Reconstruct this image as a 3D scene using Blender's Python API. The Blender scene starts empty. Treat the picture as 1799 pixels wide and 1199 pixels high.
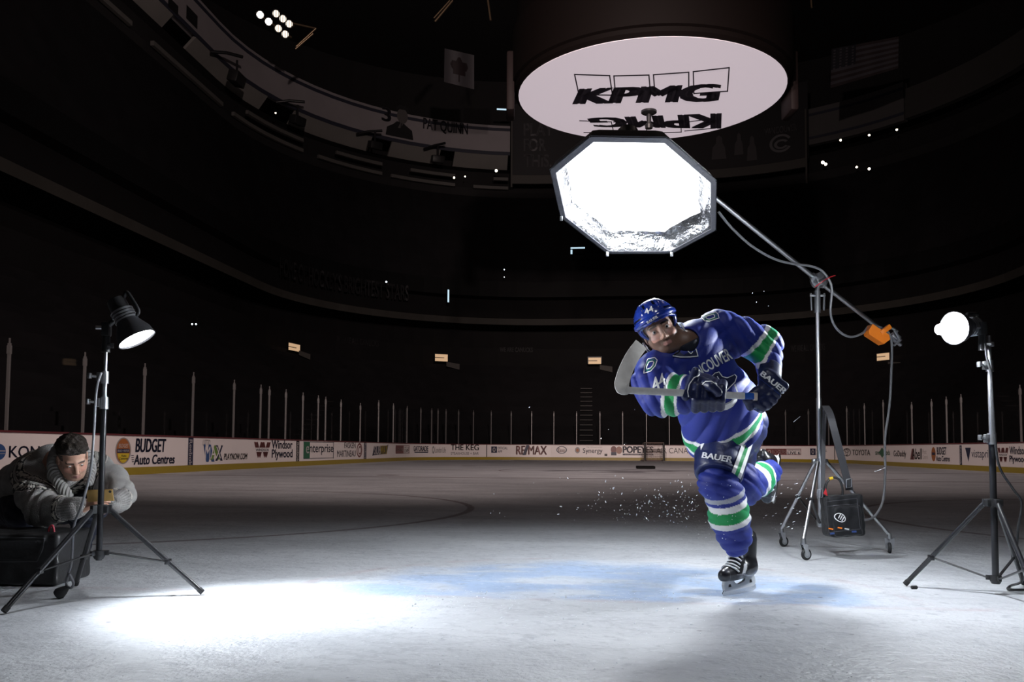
import bpy, bmesh, math, random
import numpy as np
from mathutils import Vector, Matrix, Euler
from mathutils.bvhtree import BVHTree
random.seed(7); np.random.seed(7)
SC = bpy.context.scene
COL = SC.collection
# ------------------------------------------------------------------ camera
F = 1540.0; CH = 0.74; PITCH = math.radians(3.5); ROLL = math.radians(0.3)
SHIFT = 96.0; CX = 899.5; CY = 599.5 + SHIFT
cd = bpy.data.cameras.new('camera'); cam = bpy.data.objects.new('camera', cd); COL.objects.link(cam)
cd.sensor_width = 36; cd.lens = 36 * F / 1799; cd.shift_y = SHIFT / 1799
cd.clip_start = 0.05; cd.clip_end = 400
CR = Matrix.Rotation(math.pi / 2 + PITCH, 3, 'X') @ Matrix.Rotation(ROLL, 3, 'Z')
cam.matrix_world = Matrix.Translation((0, 0, CH)) @ CR.to_4x4()
SC.camera = cam
EYE = Vector((0, 0, CH))
def ray(px, py): return CR @ Vector(((px - CX) / F, -(py - CY) / F, -1))
def P(px, py, Y):
    d = ray(px, py); return EYE + d * (Y / d.y)
def G(px, py, z=0.0):
    d = ray(px, py); return EYE + d * ((z - CH) / d.z)
# ------------------------------------------------------------------ view, world, lights
vs = SC.view_settings; vs.view_transform = 'Standard'; vs.look = 'None'; vs.gamma = 1; vs.use_curve_mapping = False
vs.exposure = 0.0
W = bpy.data.worlds.new('world'); SC.world = W; W.use_nodes = True
W.node_tree.nodes['Background'].inputs[0].default_value = (0.9, 0.78, 0.75, 1)
W.node_tree.nodes['Background'].inputs[1].default_value = 0.006
YAW = math.radians(6.5)
def rk(u, v, z=0.0):
    return Vector((v * math.cos(YAW) + u * math.sin(YAW), u * math.cos(YAW) - v * math.sin(YAW), z))
def light(name, kind, loc, power, color, aim=None, size=0.1, angle=None, blend=0.5):
    l = bpy.data.lights.new(name, kind); l.energy = power; l.color = color
    if kind == 'AREA': l.shape = 'DISK'; l.size = size
    else: l.shadow_soft_size = size
    if angle: l.spot_size = math.radians(angle); l.spot_blend = blend
    o = bpy.data.objects.new(name, l); COL.objects.link(o); o.location = loc
    if aim is not None: o.rotation_euler = (Vector(aim) - Vector(loc)).to_track_quat('-Z', 'Y').to_euler()
    return o
WARM = (1.0, 0.80, 0.74)
# dim arena house lamps under the roof, outside the frame
for (u, v) in ((6, -9), (6, 10), (24, -11), (24, 12)):
    light('house_lamp', 'POINT', rk(u, v, 26), 260, WARM, size=0.5)
# added unseen spots that wash the far and side boards and the balcony fronts
for (u, v, z, ua, va, za, pw, an) in ((-3, 3, 11, 61, -7, 3, 34000, 40), (-3, -2, 11, 61, 9, 3, 34000, 40), (-3, 9, 12, 29, -12.7, 2.5, 26000, 42), (-3, -8, 12, 40, 14, 2.5, 22000, 42),
                                  (-3, 4, 14, 66, -26, 33, 26000, 60), (-3, -4, 14, 76, 10, 31, 16000, 50)):
    light('added_fill_spot', 'SPOT', rk(u, v, z), pw, WARM, aim=rk(ua, va, za), size=0.4, angle=an, blend=0.9)
light('added_fill_spot', 'SPOT', (0.2, -2.2, 9.0), 900, (0.92, 0.95, 1.0), aim=(0.75, 3.1, 0.0), size=0.4, angle=34, blend=0.7)  # added unseen fill spot for the near ice and the skater's front
# ------------------------------------------------------------------ helpers
MATS = {}
def nodes_of(m): return m.node_tree.nodes, m.node_tree.links
def mat(name, color, rough=0.5, metal=0.0, var=0.08, vscale=12.0, bump=0.0, bscale=60.0, emit=None, estr=0.0, spec=0.5, trans=0.0, sheen=0.0, sheen_tint=(1, 1, 1, 1), attr=None, coat=0.0, alpha=None, wave=None):
    if name in MATS: return MATS[name]
    m = bpy.data.materials.new(name); m.use_nodes = True; N, L = nodes_of(m)
    b = N['Principled BSDF']
    b.inputs['Roughness'].default_value = rough; b.inputs['Metallic'].default_value = metal
    b.inputs['Specular IOR Level'].default_value = spec
    if trans: b.inputs['Transmission Weight'].default_value = trans
    if sheen: b.inputs['Sheen Weight'].default_value = sheen; b.inputs['Sheen Roughness'].default_value = 0.4; b.inputs['Sheen Tint'].default_value = sheen_tint
    if coat: b.inputs['Coat Weight'].default_value = coat
    if alpha is not None: b.inputs['Alpha'].default_value = alpha
    tc = N.new('ShaderNodeTexCoord')
    nz = N.new('ShaderNodeTexNoise'); nz.inputs['Scale'].default_value = vscale; nz.inputs['Detail'].default_value = 4
    L.new(tc.outputs['Object'], nz.inputs['Vector'])
    mr = N.new('ShaderNodeMapRange'); mr.inputs['To Min'].default_value = 1 - var; mr.inputs['To Max'].default_value = 1 + var
    L.new(nz.outputs['Fac'], mr.inputs['Value'])
    mx = N.new('ShaderNodeMix'); mx.data_type = 'RGBA'; mx.blend_type = 'MULTIPLY'; mx.inputs['Factor'].default_value = 1
    if attr:
        at = N.new('ShaderNodeAttribute'); at.attribute_name = attr; L.new(at.outputs['Color'], mx.inputs['A'])
    else: mx.inputs['A'].default_value = (*color, 1)
    L.new(mr.outputs['Result'], mx.inputs['B']); L.new(mx.outputs['Result'], b.inputs['Base Color'])
    if bump:
        bz = N.new('ShaderNodeTexNoise'); bz.inputs['Scale'].default_value = bscale; bz.inputs['Detail'].default_value = 3
        L.new(tc.outputs['Object'], bz.inputs['Vector'])
        bp = N.new('ShaderNodeBump'); bp.inputs['Strength'].default_value = bump; bp.inputs['Distance'].default_value = 0.01
        L.new(bz.outputs['Fac'], bp.inputs['Height']); L.new(bp.outputs['Normal'], b.inputs['Normal'])
    if emit: b.inputs['Emission Color'].default_value = (*emit, 1); b.inputs['Emission Strength'].default_value = estr
    MATS[name] = m; return m
def tag(o, label=None, cat=None, group=None, kind=None):
    if label: o['label'] = label
    if cat: o['category'] = cat
    if group: o['group'] = group
    if kind: o['kind'] = kind
    return o
def empty(name, loc=(0, 0, 0)):
    o = bpy.data.objects.new(name, None); COL.objects.link(o); o.location = loc; o.empty_display_size = 0.05
    return o
def thing(name, label, cat, loc=(0, 0, 0), group=None): return tag(empty(name, loc), label, cat, group)
def world_loc(o):
    v = Vector(o.location)
    while o.parent: o = o.parent; v += Vector(o.location)
    return v
def link(name, me, parent=None, mats=(), smooth=True, origin=None):
    """verts are given in world space; the object's origin goes to `origin` or the parent"""
    for m in mats: me.materials.append(m)
    o = bpy.data.objects.new(name, me); COL.objects.link(o)
    base = world_loc(parent) if parent else Vector((0, 0, 0))
    if origin is None:
        n = len(me.vertices)
        if n:
            co = np.empty(n * 3, 'f'); me.vertices.foreach_get('co', co); co = co.reshape(-1, 3)
            origin = Vector(((co[:, 0].min() + co[:, 0].max()) / 2, (co[:, 1].min() + co[:, 1].max()) / 2, co[:, 2].min()))
        else: origin = base
    me.transform(Matrix.Translation(-Vector(origin)))
    if parent: o.parent = parent
    o.location = Vector(origin) - base
    if smooth: me.polygons.foreach_set('use_smooth', [True] * len(me.polygons))
    return o
class MB:
    """mesh builder in world space; faces carry a material slot"""
    def __init__(s): s.v = []; s.f = []; s.m = []
    def add(s, vs_, fs, m=0):
        k = len(s.v); s.v += [tuple(v) for v in vs_]; s.f += [tuple(i + k for i in f) for f in fs]; s.m += [m] * len(fs); return s
    def box(s, c, h, R=None, m=0, bev=0.0):
        bm = bmesh.new(); bmesh.ops.create_cube(bm, size=2)
        for v in bm.verts: v.co = Vector((v.co.x * h[0], v.co.y * h[1], v.co.z * h[2]))
        if bev: bmesh.ops.bevel(bm, geom=bm.edges[:], offset=bev, segments=2, affect='EDGES', profile=0.5)
        return s.bm(bm, c, R, m)
    def bm(s, bm, c=(0, 0, 0), R=None, m=0):
        c = Vector(c); bm.verts.ensure_lookup_table(); bm.verts.index_update()
        vs_ = [(c + (R @ v.co if R else v.co)) for v in bm.verts]
        fs = [[v.index for v in f.verts] for f in bm.faces]; bm.free(); return s.add(vs_, fs, m)
    def tube(s, pts, r, n=10, m=0, cap=True, flat=None):
        pts = [Vector(p) for p in pts]; rr = r if isinstance(r, (list, tuple)) else [r] * len(pts)
        t0 = (pts[1] - pts[0]).normalized(); up = Vector((0, 0, 1)) if abs(t0.z) < 0.9 else Vector((1, 0, 0))
        x = t0.cross(up).normalized(); vs_ = []; fs = []
        for i, p in enumerate(pts):
            a = pts[max(i - 1, 0)]; b = pts[min(i + 1, len(pts) - 1)]; t = (b - a).normalized()
            x = (x - t * x.dot(t)); x = x.normalized() if x.length > 1e-6 else t.orthogonal().normalized(); y = t.cross(x)
            for k in range(n):
                q = 2 * math.pi * k / n; fl = flat if flat else 1
                vs_.append(p + x * (math.cos(q) * rr[i]) + y * (math.sin(q) * rr[i] * fl))
        for i in range(len(pts) - 1):
            for k in range(n): fs.append((i * n + k, i * n + (k + 1) % n, (i + 1) * n + (k + 1) % n, (i + 1) * n + k))
        if cap: fs.append(tuple(range(n - 1, -1, -1))); fs.append(tuple((len(pts) - 1) * n + k for k in range(n)))
        return s.add(vs_, fs, m)
    def lathe(s, c, axis, prof, n=32, m=0, closed=False):
        """prof: list of (distance along axis, radius)"""
        ax = Vector(axis).normalized(); x = ax.orthogonal().normalized(); y = ax.cross(x); c = Vector(c); vs_ = []; fs = []
        for (t, r) in prof:
            for k in range(n):
                q = 2 * math.pi * k / n; vs_.append(c + ax * t + x * (r * math.cos(q)) + y * (r * math.sin(q)))
        for i in range(len(prof) - 1):
            for k in range(n): fs.append((i * n + k, i * n + (k + 1) % n, (i + 1) * n + (k + 1) % n, (i + 1) * n + k))
        if not closed:
            fs.append(tuple(range(n - 1, -1, -1))); fs.append(tuple((len(prof) - 1) * n + k for k in range(n)))
        return s.add(vs_, fs, m)
    def prism(s, poly, n, th, m=0):
        """closed polygon (world points) thickened by th along n"""
        poly = [Vector(p) for p in poly]; n = Vector(n).normalized() * th; k = len(poly)
        vs_ = poly + [p + n for p in poly]; fs = [tuple(range(k - 1, -1, -1)), tuple(range(k, 2 * k))]
        fs += [(i, (i + 1) % k, (i + 1) % k + k, i + k) for i in range(k)]
        return s.add(vs_, fs, m)
    def build(s, name, mats, parent=None, smooth=True, origin=None, angle=40):
        me = bpy.data.meshes.new(name); me.from_pydata(s.v, [], s.f); me.validate()
        if not isinstance(mats, (list, tuple)): mats = [mats]
        if len(me.polygons) == len(s.m): me.polygons.foreach_set('material_index', s.m)
        bm = bmesh.new(); bm.from_mesh(me); bmesh.ops.delete(bm, geom=[v for v in bm.verts if not v.link_faces], context='VERTS')
        bmesh.ops.recalc_face_normals(bm, faces=bm.faces)
        bm.to_mesh(me); bm.free()
        o = link(name, me, parent, mats, smooth, origin)
        if smooth: me.set_sharp_from_angle(angle=math.radians(angle))
        return o
def smooth_path(pts, k=6):
    """Catmull-Rom through points"""
    pts = [Vector(p) for p in pts]; out = []
    for i in range(len(pts) - 1):
        p0 = pts[max(i - 1, 0)]; p1 = pts[i]; p2 = pts[i + 1]; p3 = pts[min(i + 2, len(pts) - 1)]
        for j in range(k):
            t = j / k
            out.append(0.5 * ((2 * p1) + (p2 - p0) * t + (2 * p0 - 5 * p1 + 4 * p2 - p3) * t * t + (3 * p1 - p0 - 3 * p2 + p3) * t ** 3))
    out.append(pts[-1]); return out
# ---- text meshes (built-in font), cached: list of verts (x,y) normalised to the unit box, faces
_TX = {}
def text_mesh(s, bold=0.0, shear=0.0, fine=0):
    key = (s, bold, shear, fine)
    if key in _TX: return _TX[key]
    c = bpy.data.curves.new('tmp', 'FONT'); c.body = s; c.size = 1; c.shear = shear; c.resolution_u = 3
    o = bpy.data.objects.new('tmp', c); COL.objects.link(o)
    dg = bpy.context.evaluated_depsgraph_get(); dg.update()
    me = bpy.data.meshes.new_from_object(o.evaluated_get(dg)); bpy.data.objects.remove(o); bpy.data.curves.remove(c)
    if fine:
        bm = bmesh.new(); bm.from_mesh(me); bmesh.ops.triangulate(bm, faces=bm.faces)
        bmesh.ops.subdivide_edges(bm, edges=bm.edges, cuts=fine, use_grid_fill=True); bm.to_mesh(me); bm.free()
    v = np.array([x.co[:2] for x in me.vertices]); f = [tuple(p.vertices) for p in me.polygons]; bpy.data.meshes.remove(me)
    lo, hi = v.min(0), v.max(0); v = (v - lo) / (hi - lo)
    if bold > 0.008:
        w = bold * 1.1 / len(s) ** 0.9; n = len(v); vs_ = []; fs = []
        for k, (a, b) in enumerate(((-w, -bold * .35), (w, bold * .35), (-w, bold * .35), (w, -bold * .35), (0, 0))):
            vs_.append(v + np.array([a, b])); fs += [tuple(i + k * n for i in q) for q in f]
        v = np.concatenate(vs_); f = fs; lo, hi = v.min(0), v.max(0); v = (v - lo) / (hi - lo)
    _TX[key] = (v, f); return v, f
# ---- signed-distance shapes and a surface-nets mesher (organic bodies, cloth, gloves, skates)
def A3(p): return np.array(p, float)
def smin(a, b, k):
    h = np.clip(0.5 + 0.5 * (b - a) / k, 0, 1); return b + (a - b) * h - k * h * (1 - h)
def smax(a, b, k): return -smin(-a, -b, k)
def cap(Q, a, b, ra, rb=None):
    rb = ra if rb is None else rb; a = A3(a); ba = A3(b) - a
    t = np.clip(((Q - a) @ ba) / (ba @ ba), 0, 1)
    return np.linalg.norm(Q - a - t[:, None] * ba, axis=1) - (ra + (rb - ra) * t)
def chain(Q, pts, rs, k=0.02):
    d = None
    for i in range(len(pts) - 1):
        e = cap(Q, pts[i], pts[i + 1], rs[i], rs[i + 1]); d = e if d is None else smin(d, e, k)
    return d
def frame(x=None, y=None, z=None):
    """3x3 rows = local axes; give two of them"""
    if x is not None and z is not None:
        z = Vector(z).normalized(); x = Vector(x); x = (x - z * x.dot(z)).normalized(); y = z.cross(x)
    elif x is not None and y is not None:
        x = Vector(x).normalized(); y = Vector(y); y = (y - x * y.dot(x)).normalized(); z = x.cross(y)
    else:
        z = Vector(z).normalized(); y = Vector(y); y = (y - z * y.dot(z)).normalized(); x = y.cross(z)
    return np.array([x, y, z])
def loc(Q, c, R): return (Q - A3(c)) @ (R.T if R is not None else np.eye(3))
def ell(Q, c, r, R=None):
    q = loc(Q, c, R); r = A3(r); k0 = np.linalg.norm(q / r, axis=1); k1 = np.linalg.norm(q / (r * r), axis=1) + 1e-9
    return k0 * (k0 - 1) / k1
def rbox(Q, c, h, R=None, rad=0.01):
    q = np.abs(loc(Q, c, R)) - (A3(h) - rad)
    return np.linalg.norm(np.maximum(q, 0), axis=1) + np.minimum(q.max(1), 0) - rad
def sdf_mesh(fn, lo, hi, h):
    lo = A3(lo); hi = A3(hi); B = 4; H = h * B
    nb = np.ceil((hi - lo) / H).astype(int) + 1
    gx = [lo[i] + (np.arange(nb[i]) + 0.5) * H - h / 2 for i in range(3)]
    C = np.stack(np.meshgrid(*gx, indexing='ij'), -1).reshape(-1, 3)
    dc = fn(C); near = np.abs(dc) < H * 1.35
    n = nb * B; V = np.repeat(np.repeat(np.repeat(dc.reshape(nb), B, 0), B, 1), B, 2)
    idx = np.array(np.unravel_index(np.nonzero(near)[0], nb)).T
    off = np.stack(np.meshgrid(*[np.arange(B)] * 3, indexing='ij'), -1).reshape(-1, 3)
    fine = (idx[:, None, :] * B + off[None]).reshape(-1, 3)
    for s in range(0, len(fine), 400000):
        g = fine[s:s + 400000]; V[g[:, 0], g[:, 1], g[:, 2]] = fn(lo + g * h)
    S = V < 0
    cnt = np.zeros(np.array(n) - 1, int)
    for a in (0, 1):
        for b in (0, 1):
            for c in (0, 1): cnt += S[a:n[0] - 1 + a, b:n[1] - 1 + b, c:n[2] - 1 + c]
    act = (cnt > 0) & (cnt < 8); ids = -np.ones(act.shape, int); cells = np.argwhere(act); ids[act] = np.arange(len(cells))
    acc = np.zeros((len(cells), 3)); num = np.zeros(len(cells))
    cor = [A3((a, b, c)).astype(int) for a in (0, 1) for b in (0, 1) for c in (0, 1)]
    for i in range(8):
        for j in range(i + 1, 8):
            if np.abs(cor[i] - cor[j]).sum() != 1: continue
            p = cells + cor[i]; q = cells + cor[j]; a = V[p[:, 0], p[:, 1], p[:, 2]]; b = V[q[:, 0], q[:, 1], q[:, 2]]
            w = (a < 0) != (b < 0); t = np.where(w, a / np.where(np.abs(a - b) < 1e-12, 1, a - b), 0)
            acc += np.where(w[:, None], cor[i] + t[:, None] * (cor[j] - cor[i]), 0); num += w
    verts = lo + (cells + acc / np.maximum(num, 1)[:, None]) * h
    faces = []
    for ax in range(3):
        sl = [slice(None)] * 3; s2 = [slice(None)] * 3; sl[ax] = slice(0, n[ax] - 1); s2[ax] = slice(1, n[ax])
        e = S[tuple(sl)] != S[tuple(s2)]; q = np.argwhere(e); u, v = [(1, 2), (2, 0), (0, 1)][ax]
        q = q[(q[:, u] > 0) & (q[:, v] > 0) & (q[:, u] < n[u] - 1) & (q[:, v] < n[v] - 1)]
        if not len(q): continue
        du = np.zeros(3, int); du[u] = 1; dv = np.zeros(3, int); dv[v] = 1
        g = lambda x: ids[x[:, 0], x[:, 1], x[:, 2]]
        fc = np.stack([g(q - du - dv), g(q - dv), g(q), g(q - du)], 1)
        flip = ~S[q[:, 0], q[:, 1], q[:, 2]]; fc[flip] = fc[flip][:, ::-1]; faces.append(fc)
    return verts, np.concatenate(faces)
def bounds(pts, pad):
    p = np.array([tuple(q) for q in pts]); return p.min(0) - pad, p.max(0) + pad
def sdf_obj(name, fn, bd, h, mats, parent=None, color=None, smooth_n=1):
    v, f = sdf_mesh(fn, bd[0], bd[1], h)
    me = bpy.data.meshes.new(name); me.from_pydata(v.tolist(), [], f.tolist()); me.validate()
    if smooth_n:
        bm = bmesh.new(); bm.from_mesh(me)
        for _ in range(smooth_n): bmesh.ops.smooth_vert(bm, verts=bm.verts, factor=0.5, use_axis_x=True, use_axis_y=True, use_axis_z=True)
        bm.to_mesh(me); bm.free()
    if color is not None:
        co = np.empty(len(me.vertices) * 3); me.vertices.foreach_get('co', co)
        c = color(co.reshape(-1, 3)); c = np.concatenate([c, np.ones((len(c), 1))], 1)
        a = me.color_attributes.new('pattern', 'FLOAT_COLOR', 'POINT'); a.data.foreach_set('color', c.ravel())
    return link(name, me, parent, mats if isinstance(mats, (list, tuple)) else [mats])
def bvh_of(objs):
    vs_ = []; fs = []
    for o in objs:
        k = len(vs_); b = world_loc(o); vs_ += [b + v.co for v in o.data.vertices]; fs += [tuple(i + k for i in p.vertices) for p in o.data.polygons]
    return BVHTree.FromPolygons(vs_, fs)
def on_surface(bvh, p, d, lift):
    """first hit from the eye side along d; lifted off the surface"""
    d = Vector(d).normalized(); h = bvh.ray_cast(Vector(p) - d * 0.6, d, 1.6)
    if h[0] is None: return None
    n = h[1] if h[1].dot(d) < 0 else -h[1]
    return h[0] + n * lift
def wrap_px(mb, bvh, v2, faces, quad, Y, m=0, lift=0.003):
    """unit-square mesh (v2) -> photo quad (tl,tr,br,bl) -> printed onto the surface below"""
    tl, tr, br, bl = [np.array(q, float) for q in quad]; out = []; last = None
    for (x, y) in v2:
        p = (bl * (1 - x) + br * x) * (1 - y) + (tl * (1 - x) + tr * x) * y
        w = P(p[0], p[1], Y); h = on_surface(bvh, w, w - EYE, lift)
        out.append(h)
    good = [h for h in out if h is not None]
    if not good: return
    fs = [f for f in faces if all(out[i] is not None for i in f)]
    fs = [f for f in fs if max((out[f[i]] - out[f[i - 1]]).length for i in range(len(f))) < 0.12]
    mb.add([h if h is not None else good[0] for h in out], fs, m)
def strip_px(mb, bvh, pts, w, Y, m=0, lift=0.003, step=2.0, closed=False):
    """line of width w px along photo points, printed onto the surface"""
    pts = [np.array(p, float) for p in pts]
    if closed: pts = pts + [pts[0]]
    fine = []
    for a, b in zip(pts, pts[1:]):
        k = max(1, int(np.linalg.norm(b - a) / step)); fine += [a + (b - a) * i / k for i in range(k)]
    fine.append(pts[-1]); v = []; f = []
    for i, p in enumerate(fine):
        t = fine[min(i + 1, len(fine) - 1)] - fine[max(i - 1, 0)]; t = t / (np.linalg.norm(t) + 1e-9); nn = np.array([-t[1], t[0]]) * w / 2
        for q in (p - nn, p + nn):
            wp = P(q[0], q[1], Y); v.append(on_surface(bvh, wp, wp - EYE, lift))
    for i in range(len(fine) - 1):
        q = (2 * i, 2 * i + 1, 2 * i + 3, 2 * i + 2)
        if all(v[k] is not None for k in q) and max((v[q[k]] - v[q[k - 1]]).length for k in range(4)) < 0.05: f.append(q)
    mb.add([x if x is not None else (0, 0, 0) for x in v], f, m)
def fill_px(mb, bvh, poly, Y, m=0, lift=0.002, n=14):
    """filled photo polygon printed onto the surface (grid clipped to the outline)"""
    bm = bmesh.new(); vs_ = [bm.verts.new((p[0], p[1], 0)) for p in poly]; bm.faces.new(vs_)
    bmesh.ops.triangulate(bm, faces=bm.faces)
    for _ in range(2): bmesh.ops.subdivide_edges(bm, edges=bm.edges, cuts=1, use_grid_fill=True)
    bmesh.ops.triangulate(bm, faces=bm.faces); bm.verts.index_update()
    v = []
    for q in bm.verts:
        wp = P(q.co.x, q.co.y, Y); v.append(on_surface(bvh, wp, wp - EYE, lift))
    f = [tuple(x.index for x in fc.verts) for fc in bm.faces if all(v[x.index] is not None for x in fc.verts)]
    f = [q for q in f if max((v[q[k]] - v[q[k - 1]]).length for k in range(3)) < 0.08]
    bm.free(); mb.add([x if x is not None else (0, 0, 0) for x in v], f, m)
# ================================================================== THE SETTING
UF, VL, VR, RC = 61.3, -12.75, 14.0, 8.5
VM = (VL + VR) / 2; HW = (VR - VL) / 2
def plan(hw, ue, R, n_arc=18, n_side=26, u0=-4.0):
    """open rounded-rectangle path (left side, far end, right side) in rink coordinates"""
    out = []
    for i in range(n_side): out.append((u0 + (ue - R - u0) * i / n_side, VM - hw))
    for i in range(n_arc): q = math.pi / 2 * i / n_arc; out.append((ue - R + R * math.sin(q), VM - hw + R - R * math.cos(q)))
    for i in range(n_side): out.append((ue, VM - hw + R + (2 * hw - 2 * R) * i / n_side))
    for i in range(n_arc): q = math.pi / 2 * i / n_arc; out.append((ue - R + R * math.cos(q), VM + hw - R + R * math.sin(q)))
    for i in range(n_side + 1): out.append((ue - R - (ue - R - u0) * i / n_side, VM + hw))
    return out
def bowl(d): k = d / 24.4; return plan(HW + 16.7 * k, UF + d, RC + 15.5 * k)
class Wall:
    """vertical surface standing on a plan path; photo pixels can be looked up on it"""
    def __init__(s, path):
        s.p = [rk(u, v).xy for u, v in path]; s.c = [0.0]
        for a, b in zip(s.p, s.p[1:]): s.c.append(s.c[-1] + (b - a).length)
    def at(s, d, z=0.0, off=0.0):
        d = min(max(d, 0), s.c[-1] - 1e-4); i = max(k for k in range(len(s.c) - 1) if s.c[k] <= d)
        a, b = s.p[i], s.p[i + 1]; t = (d - s.c[i]) / (s.c[i + 1] - s.c[i]); q = a + (b - a) * t; w = (b - a).normalized()
        return Vector((q.x + w.y * off, q.y - w.x * off, z))      # off > 0: towards the ice
    def find(s, px, py):
        r = ray(px, py); best = None
        for i in range(len(s.p) - 1):
            a, e = s.p[i], s.p[i + 1] - s.p[i]; det = r.x * -e.y + e.x * r.y
            if abs(det) < 1e-9: continue
            t = (a.x * -e.y + e.x * a.y) / det; k = (r.x * a.y - r.y * a.x) / det
            if t > 0.5 and -1e-6 <= k <= 1 + 1e-6 and (best is None or t < best[0]): best = (t, s.c[i] + e.length * k, CH + r.z * t)
        return best[1], best[2]
    def sweep(s, prof, mb, d0=0.0, d1=None, m=0, step=1.2):
        """closed or open section [(offset, z)] swept along the path between d0 and d1"""
        d1 = s.c[-1] if d1 is None else d1; ds = sorted(set([d0, d1] + [c for c in s.c if d0 < c < d1])); n = len(prof); v = []; f = []
        for d in ds: v += [s.at(d, z, o) for o, z in prof]
        for i in range(len(ds) - 1):
            for k in range(n - 1): f.append((i * n + k, i * n + k + 1, (i + 1) * n + k + 1, (i + 1) * n + k))
        if prof[0] == prof[-1]: f += [tuple(range(n)), tuple(range(len(v) - n, len(v)))[::-1]]
        mb.add(v, f, m)
def loft(paths_z, mb, m=0):
    """surface through several plan paths [(path, z)]"""
    n = len(paths_z[0][0]); v = []; f = []
    for pth, z in paths_z: v += [rk(u, w, z) for u, w in pth]
    for j in range(len(paths_z) - 1):
        for i in range(n - 1): f.append((j * n + i, j * n + i + 1, (j + 1) * n + i + 1, (j + 1) * n + i))
    mb.add(v, f, m)
BD = Wall(plan(HW, UF, RC))
# ------------------------------------------------------------------ ice
def ice_material():
    m = bpy.data.materials.new('ice'); m.use_nodes = True; N, L = nodes_of(m); b = N['Principled BSDF']
    tc = N.new('ShaderNodeTexCoord'); sep = N.new('ShaderNodeSeparateXYZ')
    mp = N.new('ShaderNodeMapping'); mp.inputs['Rotation'].default_value = (0, 0, YAW); L.new(tc.outputs['Object'], mp.inputs['Vector'])
    L.new(mp.outputs['Vector'], sep.inputs['Vector'])       # x = across the rink, y = along the rink
    def M(op, a, b_=None, c=None):
        n = N.new('ShaderNodeMath'); n.operation = op
        for i, x in enumerate((a, b_, c)):
            if x is None: continue
            if isinstance(x, (int, float)): n.inputs[i].default_value = x
            else: L.new(x, n.inputs[i])
        return n.outputs[0]
    def noise(scale, detail=4, vec=None, rough=0.55):
        n = N.new('ShaderNodeTexNoise'); n.inputs['Scale'].default_value = scale; n.inputs['Detail'].default_value = detail; n.inputs['Roughness'].default_value = rough
        L.new(vec or mp.outputs['Vector'], n.inputs['Vector']); return n.outputs['Fac']
    def ss(x, e0, e1):
        n = N.new('ShaderNodeMapRange'); n.interpolation_type = 'SMOOTHSTEP'; n.inputs['From Min'].default_value = e0; n.inputs['From Max'].default_value = e1
        L.new(x, n.inputs['Value']); return n.outputs['Result']
    def dist(cx, cy): return M('SQRT', M('ADD', M('POWER', M('SUBTRACT', sep.outputs['X'], cx), 2), M('POWER', M('SUBTRACT', sep.outputs['Y'], cy), 2)))
    def band(x, c, w, soft=0.02): return M('MULTIPLY', ss(x, c - w / 2 - soft, c - w / 2), M('SUBTRACT', 1, ss(x, c + w / 2, c + w / 2 + soft)))
    def mixc(base, col, fac):
        n = N.new('ShaderNodeMix'); n.data_type = 'RGBA'
        if isinstance(base, tuple): n.inputs['A'].default_value = (*base, 1)
        else: L.new(base, n.inputs['A'])
        if isinstance(col, tuple): n.inputs['B'].default_value = (*col, 1)
        else: L.new(col, n.inputs['B'])
        if isinstance(fac, float): n.inputs['Factor'].default_value = fac
        else: L.new(fac, n.inputs['Factor'])
        return n.outputs['Result']
    wob = M('MULTIPLY', M('SUBTRACT', noise(3.0), 0.5), 0.5)
    stretch = N.new('ShaderNodeMapping'); stretch.inputs['Scale'].default_value = (0.75, 1.5, 1); L.new(mp.outputs['Vector'], stretch.inputs['Vector'])
    big = noise(0.9, 6, stretch.outputs['Vector']); fine = noise(14, 5); sn = noise(5.0, 6)
    col = mixc((0.47, 0.485, 0.515), (0.60, 0.615, 0.645), ss(big, 0.35, 0.7))
    # painted blue crease under a layer of snow
    cx, cy = CREASE
    dc = M('ADD', dist(cx, cy), wob)
    crease = M('MULTIPLY', M('SUBTRACT', 1, ss(dc, 1.15, 1.55)), ss(M('ADD', sep.outputs['Y'], M('MULTIPLY', wob, 0.5)), cy - 0.10, cy + 0.02))
    crease = M('MULTIPLY', crease, M('ADD', 0.22, M('MULTIPLY', ss(noise(2.6, 7, stretch.outputs['Vector']), 0.36, 0.56), 0.78)))
    col = mixc(col, (0.33, 0.43, 0.60), crease)
    red = M('MULTIPLY', band(M('ADD', sep.outputs['Y'], M('MULTIPLY', wob, 0.06)), cy - 0.06, 0.05, 0.03), M('MULTIPLY', ss(sn, 0.4, 0.65), 0.22))
    ring = M('MULTIPLY', band(M('ADD', dist(cx, cy), M('MULTIPLY', wob, 0.1)), 1.6, 0.05, 0.03), M('MULTIPLY', ss(sep.outputs['Y'], cy, cy + 0.1), M('MULTIPLY', ss(sn, 0.4, 0.65), 0.2)))
    col = mixc(col, (0.32, 0.10, 0.12), M('MAXIMUM', red, ring))
    # face-off circles, lines and far crease
    marks = None
    for (u, v, r) in ((10.2, -6.2, 4.5), (10.2, 7.4, 4.5), (51, -6.2, 4.5), (51, 7.4, 4.5), (30.8, 0.6, 4.5)):
        q = band(dist(v, u), r, 0.06, 0.03); marks = q if marks is None else M('MAXIMUM', marks, q)
    for (u, v) in ((10.2, -6.2), (10.2, 7.4), (51, -6.2), (51, 7.4), (24, -6.2), (24, 7.4), (38, -6.2), (38, 7.4)):
        marks = M('MAXIMUM', marks, M('SUBTRACT', 1, ss(dist(v, u), 0.3, 0.34)))
    for (u, w) in ((22.5, 0.3), (30.8, 0.3), (39, 0.3), (57.6, 0.06)): marks = M('MAXIMUM', marks, band(sep.outputs['Y'], u, w, 0.03))
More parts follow.
